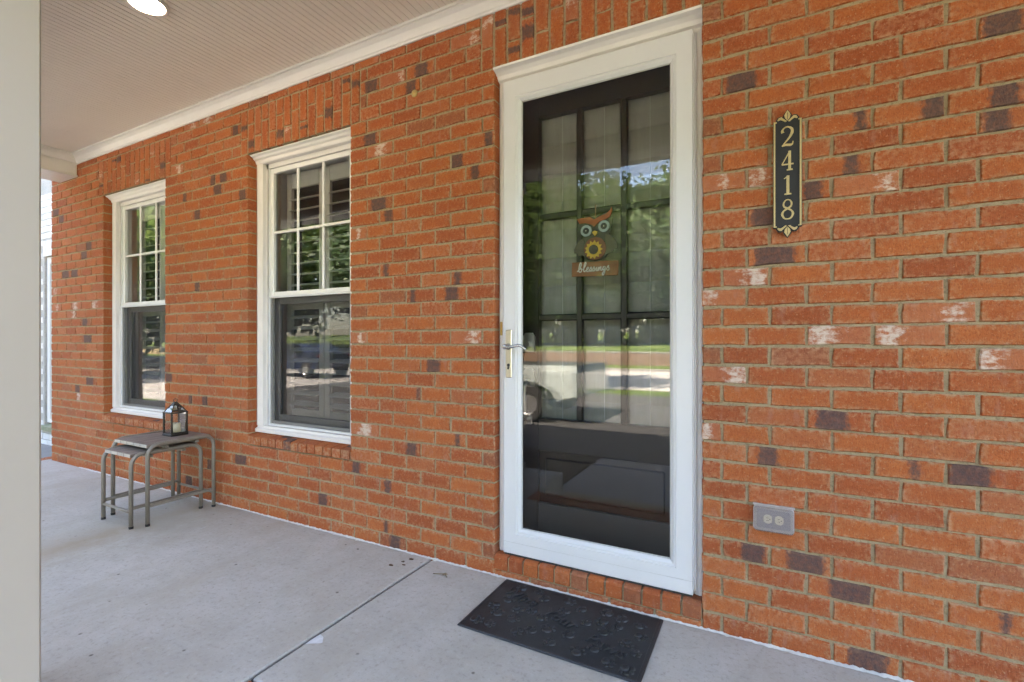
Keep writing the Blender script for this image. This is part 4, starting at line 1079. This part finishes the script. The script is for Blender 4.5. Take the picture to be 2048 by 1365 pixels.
script = [
 ([(-.3, .1), (.1, .5), (.28, 1.2), (.15, 1.55), (0, 1.2), (-.02, .3), (.12, 0), (.4, .05), (.48, .4), (.3, .62), (.3, .45), (.6, .48)], 0),
 ([(0, .35), (.3, 1.0), (.36, 1.45), (.22, 1.55), (.1, 1.1), (.1, .3), (.25, 0), (.5, .25)], .72),
 ([(0, .3), (.32, .42), (.36, .64), (.2, .7), (.08, .4), (.15, .05), (.35, 0), (.6, .3)], 1.25),
 ([(0, .3), (.2, .75), (.25, .5), (.38, .2), (.22, 0), (.05, .08), (.5, .25)], 1.85),
 ([(0, .3), (.2, .75), (.25, .5), (.38, .2), (.22, 0), (.05, .08), (.5, .25)], 2.35),
 ([(0, .3), (.15, .65), (.13, .15), (.25, 0), (.45, .3)], 2.85),
 ([(0, .3), (.12, .65), (.12, 0), (.3, .5), (.45, .62), (.5, .1), (.65, .05), (.8, .3)], 3.25),
 ([(.45, .55), (.2, .65), (.08, .3), (.25, .05), (.45, .4), (.48, .6), (.45, -.3), (.25, -.75), (.08, -.5), (.4, -.05), (.75, .3)], 4.0),
 ([(0, .3), (.22, .78), (.27, .5), (.42, .2), (.25, 0), (.05, .08)], 4.72)]
mb = MB()
for k, (pts, ox) in enumerate(script): ribbon(mb, [(x+ox+.12*z, z) for x, z in pts], .15, YO-.0135-.0001*k, YO-.0102, (OWX-.080, OWZ-.160), sc, 4)
mb.build('lettering', OL, bd)
mb = MB(); mb.box(OWX-.003, OWX+.003, YO+.002, YO+.003, OWZ+.09, OWZ+.165); mb.tube([(OWX, YO+.003, OWZ+.163), (OWX, EY-.002, OWZ+.168)], .0015, 6); mb.build('ribbon', om('ribbon', (.30, .17, .10)), owl)

# recessed ceiling light, lit
QX, QY = -2.845, -.80
cl = thing('ceiling_light', 'lit round recessed light in the porch ceiling', 'ceiling light', (QX, QY, CEIL-.02))
mb = MB(); mb.lathe([(.098, CEIL+.001-CEIL), (.098, -.006), (.092, -.011), (.080, -.012), (.078, -.009), (.078, .0)], (QX, QY, CEIL), 'z', 40); mb.build('trim_ring', M['trim'], cl, True)
mb = MB(); mb.lathe([(.0, -.0075), (.0775, -.0075)], (QX, QY, CEIL), 'z', 40); mb.build('lens', M['lamp'], cl)

# bits blown onto the slab
def floor_pt(px, py):
    z = F*H/(py-682); lt = (px-1024)/F*z
    return -z*sp+lt*cp, z*cp+lt*sp-D
for k, (px, py, s_, lab) in enumerate([(782, 1131, .016, 'leftmost dark leaf scrap on the slab near the wall'), (806, 1124, .014, 'small dark leaf scrap, upper one of a close pair on the slab'), (807, 1130, .013, 'small dark leaf scrap, lower one of a close pair on the slab'), (823, 1119, .02, 'dark leaf scrap closest to the wall beside the slab joint')]):
    x, y = floor_pt(px, py); mb = MB(); rr = random.Random(k)
    pts = [(x+s_*math.cos(a)*rr.uniform(.5, 1), y+s_*.5*math.sin(a)*rr.uniform(.6, 1)) for a in [i*PI/4 for i in range(8)]]
    n = 8; mb.v = [(a, b, .0015+rr.random()*.004) for a, b in pts]+[(a, b, .0008) for a, b in pts]
    mb.f = [tuple(range(8)), tuple(range(8, 16))[::-1]]+[(i, (i+1) % 8, 8+(i+1) % 8, 8+i) for i in range(8)]
    tag(mb.build('leaf_scrap', M['leaf_dry']), lab, 'leaf', 'leaf scraps on the slab')
x, y = floor_pt(882, 1150); mb = MB(); mb.tube([(x-.04, y-.012, .004), (x-.01, y, .006), (x+.02, y+.006, .008), (x+.045, y-.012, .004)], .0022, 6); mb.tube([(x+.0, y+.002, .006), (x+.02, y+.02, .006)], .0018, 6)
mb.add([(x-.002, y, .006), (x+.022, y+.012, .012), (x+.04, y+.004, .009), (x+.018, y-.008, .007)], [(0, 1, 2, 3)])
tag(mb.build('dry_twig', M['twig']), 'pale dry twig lying on the slab between joint and doormat', 'twig')

# ================================================================== STREET SIDE (seen mirrored in the glass)
def leaves(n_cl, n_lf, rx, ry, rz, size, seed, box=False):
    rr = random.Random(seed); mb = MB()
    for c in range(n_cl):
        while True:
            p = Vector((rr.uniform(-1, 1), rr.uniform(-1, 1), rr.uniform(-1, 1)))
            if box or .25 < p.length < 1: break
        c0 = Vector((p.x*rx, p.y*ry, p.z*rz)); cr_ = rr.uniform(.10, .22)*min(rx, rz)
        for l in range(n_lf):
            q = c0+Vector((rr.gauss(0, 1)*cr_, rr.gauss(0, 1)*cr_, rr.gauss(0, .7)*cr_))
            u = Vector((rr.gauss(0, 1), rr.gauss(0, 1), rr.gauss(0, .6))).normalized(); v = u.orthogonal().normalized(); s_ = size*rr.uniform(.6, 1.3)
            k = len(mb.v); mb.v += [tuple(q-u*s_), tuple(q+v*s_*.5), tuple(q+u*s_), tuple(q-v*s_*.5)]; mb.f.append((k, k+1, k+2, k+3))
    return mb
crowns = []
for i in range(3):
    o = leaves(150, 95, 3.8, 3.6, 3.2, .17, 40+i).build('crown', M['leaf_a' if i != 1 else 'leaf_b'], fix=False); crowns.append(o.data); bpy.data.objects.remove(o)
def tree(x, y, h_, s_, v, label, seed):
    rr = random.Random(seed); z0 = gh(x, y)-.05
    t = thing('tree', label, 'tree', (x, y, z0), 'trees across the street')
    mb = MB(); lean = rr.uniform(-.3, .3)
    mb.tube([(x, y, z0), (x+lean*.3, y, z0+h_*.25), (x+lean*.7, y+.1, z0+h_*.55), (x+lean, y, z0+h_*.95)], [.22*s_, .18*s_, .13*s_, .05*s_], 8)
    for k in range(5):
        a = rr.uniform(0, 2*PI); b0 = h_*rr.uniform(.28, .6); L = rr.uniform(1.4, 2.6)*s_
        mb.tube([(x+lean*.5, y, z0+b0), (x+lean*.5+math.cos(a)*L*.6, y+math.sin(a)*L*.6, z0+b0+L*.7), (x+lean*.5+math.cos(a)*L, y+math.sin(a)*L, z0+b0+L*1.3)], [.09*s_, .06*s_, .025*s_], 6)
    mb.build('trunk', M['bark'], t)
    o = bpy.data.objects.new('crown', crowns[v]); C.objects.link(o); o.parent = t; o.location = (lean, 0, h_*.78); o.scale = (s_, s_, s_*rr.uniform(.9, 1.15)); o.rotation_euler = (0, 0, rr.uniform(0, 6))
spots = [(-7.5, -12.4, 6.5, .9, 0, 'slender branching tree beyond the driveway, mirrored in the left half of the door glass'),
 (-4.5, -37.5, 9.9, 1.7, 0, 'leafy tree behind the lawn, mirrored right of the middle of the door glass'),
 (-13.0, -37.0, 9.2, 1.7, 0, 'leafy tree behind the lawn, mirrored in the left of the door glass'),
 (-8.5, -38, 9.4, 1.6, 1, 'tall dark tree on the bank behind the retaining wall, mirrored mid door'),
 (-18.5, -38, 9.8, 1.8, 2, 'tall broad tree on the bank, mirrored at the left edge of the door glass'),
 (1, -38, 9.9, 1.7, 2, 'tall broad tree on the bank straight across the street'),
 (-13, -44, 11.6, 1.9, 0, 'tallest tree behind the others on the bank, mirrored in the door glass'),
 (-2, -45, 11.8, 1.9, 1, 'tall dark tree far back on the bank, mirrored at the right of the door glass'),
 (10, -35, 11, 1.8, 0, 'tall tree on the bank to the right across the street'),
 (-28, -31, 12, 2.0, 0, 'tall tree on the bank, mirrored in the window nearer to the door'),
 (-24, -24.5, 9, 1.4, 1, 'street tree mirrored in the upper panes of the nearer window'),
 (-31, -14, 9.5, 1.6, 0, 'roadside tree mirrored in the nearer window beside the bright pavement'),
 (-40, -24, 12, 2.1, 2, 'broad tree mirrored between the two windows'),
 (-26, -5.0, 7.5, 1.2, 2, 'tree near the houses, mirrored in the farther window'),
 (-40, -9, 11, 1.9, 1, 'dark tree mirrored in the farther window'),
 (-52, -16, 13, 2.3, 0, 'distant tall tree down the street'),
 (20, -32, 11, 1.8, 1, 'tree on the bank far to the right across the street')]
for i, (x, y, h_, s_, v, lab) in enumerate(spots): tree(x, y, h_, s_, v, lab, 100+i)
hm = leaves(110, 60, 2.2, .8, .75, .10, 77, True).build('foliage', M['leaf_b'], fix=False); hmesh = hm.data; bpy.data.objects.remove(hm)
for i, x in enumerate((-26, -22, -18, -14, -10, -6, -2, 2, 6)):
    y = -40; t = thing('hedge', '%s clipped hedge on the bank behind the lawn across the street' % ['first', 'second', 'third', 'fourth', 'fifth', 'sixth', 'seventh', 'eighth', 'ninth'][i]+', counted from the left', 'hedge', (x, y, gh(x, y)), 'hedges on the bank')
    o = bpy.data.objects.new('foliage', hmesh); C.objects.link(o); o.parent = t; o.location = (0, 0, 1.9); o.scale = (1.1, 1.3, 2.6); o.rotation_euler = (0, 0, PI*(i % 2))

def vehicle(name, label, cat, loc, rz, side, paint, Wd, wheels, wins, bed=None, group=None):
    """side: (x,z) outline of the body, extruded over the width and narrowed at the roof"""
    t = thing(name, label, cat, loc, group); t.rotation_euler = (0, 0, rz)
    def put(mb, nm, m_, par=t, sm=False):
        me = bpy.data.meshes.new(nm); me.from_pydata(mb.v, [], mb.f); bm = bmesh.new(); bm.from_mesh(me); bmesh.ops.recalc_face_normals(bm, faces=bm.faces)
        bm.to_mesh(me); bm.free(); me.materials.append(m_); o = bpy.data.objects.new(nm, me); C.objects.link(o); o.parent = par; return o
    hw = Wd/2; belt = 1.0
    ins = lambda z: hw-(max(0, z-belt)*.28 if z > belt else (max(0, .45-z)*.15))
    mb = MB(); n = len(side)
    for k, f in enumerate((-1, -.93, .93, 1)):
        for x, z in side:
            s_ = .97 if abs(f) == 1 else 1.0
            mb.v.append((x*s_, ins(z)*(f if abs(f) == 1 else f), .62+(z-.62)*s_))
    for k in range(3):
        for i in range(n): mb.f.append((k*n+i, k*n+(i+1) % n, (k+1)*n+(i+1) % n, (k+1)*n+i))
    mb.f += [tuple(range(n))[::-1], tuple(range(3*n, 4*n))]
    b = put(mb, 'body', paint)
    for pts in wins:
        for s_ in (-1, 1):
            m2 = MB(); m2.add([(x, s_*(ins(z)+.004), z) for x, z in pts], [tuple(range(len(pts)))]); put(m2, 'window', M['carglass'], b)
    for x in wheels:
        for s_ in (-1, 1):
            m2 = MB(); m2.lathe([(.2, s_*(hw-.20)), (.33, s_*(hw-.20)), (.345, s_*(hw-.17)), (.345, s_*(hw+.0)), (.33, s_*(hw+.025)), (.21, s_*(hw+.03))], (x, 0, .345), 'y', 24); w_ = put(m2, 'wheel', M['tyre'])
            m2 = MB(); m2.lathe([(0, s_*(hw+.02)), (.06, s_*(hw+.02)), (.19, s_*(hw+.005)), (.212, s_*(hw+.028))], (x, 0, .345), 'y', 16); put(m2, 'rim', M['rim'], w_)
    xr, xf = max(p[0] for p in side), min(p[0] for p in side)
    for s_ in (-1, 1):
        m2 = MB(); m2.cbox(xr*.97-.03, xr*.97+.03, min(s_*(hw-.26), s_*(hw-.06)), max(s_*(hw-.26), s_*(hw-.06)), .80, 1.0, .01); put(m2, 'tail_light', M['redlens'])
        m2 = MB(); m2.cbox(xf*.97-.02, xf*.97+.03, min(s_*(hw-.32), s_*(hw-.08)), max(s_*(hw-.32), s_*(hw-.08)), .66, .80, .01); put(m2, 'headlight', M['rim'])
    return t
pick = [(-2.7, .42), (-2.72, .9), (-2.55, 1.0), (-1.45, 1.08), (-.8, 1.72), (.55, 1.74), (.72, 1.08), (2.68, 1.08), (2.72, .95), (2.72, .5), (2.4, .42), (2.25, .62), (1.9, .78), (1.55, .78), (1.2, .62), (1.05, .40), (-1.2, .40), (-1.35, .62), (-1.7, .78), (-2.0, .78), (-2.3, .62), (-2.45, .42)]
vehicle('pickup_truck', 'pale grey pickup truck parked on the dark driveway, mirrored in the door glass', 'truck', (-5.75, -7.0, GZ+.012), 0, pick, M['car_pale'], 1.85, (-1.83, 1.73), [[(-1.25, 1.12), (-.78, 1.62), (-.22, 1.64), (-.22, 1.12)], [(-.14, 1.12), (-.14, 1.64), (.46, 1.64), (.58, 1.12)]])
sedan = [(-2.2, .40), (-2.25, .72), (-2.0, .88), (-1.1, .98), (-.45, 1.42), (.75, 1.44), (1.5, 1.05), (2.15, 1.0), (2.22, .7), (2.2, .45), (1.85, .40), (1.72, .6), (1.45, .72), (1.15, .6), (1.02, .34), (-1.0, .34), (-1.15, .6), (-1.42, .72), (-1.7, .6), (-1.85, .40)]
vehicle('parked_car', 'dark blue car parked by the street, mirrored in the lower pane of the nearer window', 'car', (-18.0, -12.2, GZ+.016), .12, sedan, M['car_blue'], 1.78, (-1.42, 1.43), [[(-.95, 1.0), (-.42, 1.36), (.10, 1.38), (.10, 1.0)], [(.18, 1.0), (.18, 1.38), (.7, 1.37), (1.25, 1.04)]])
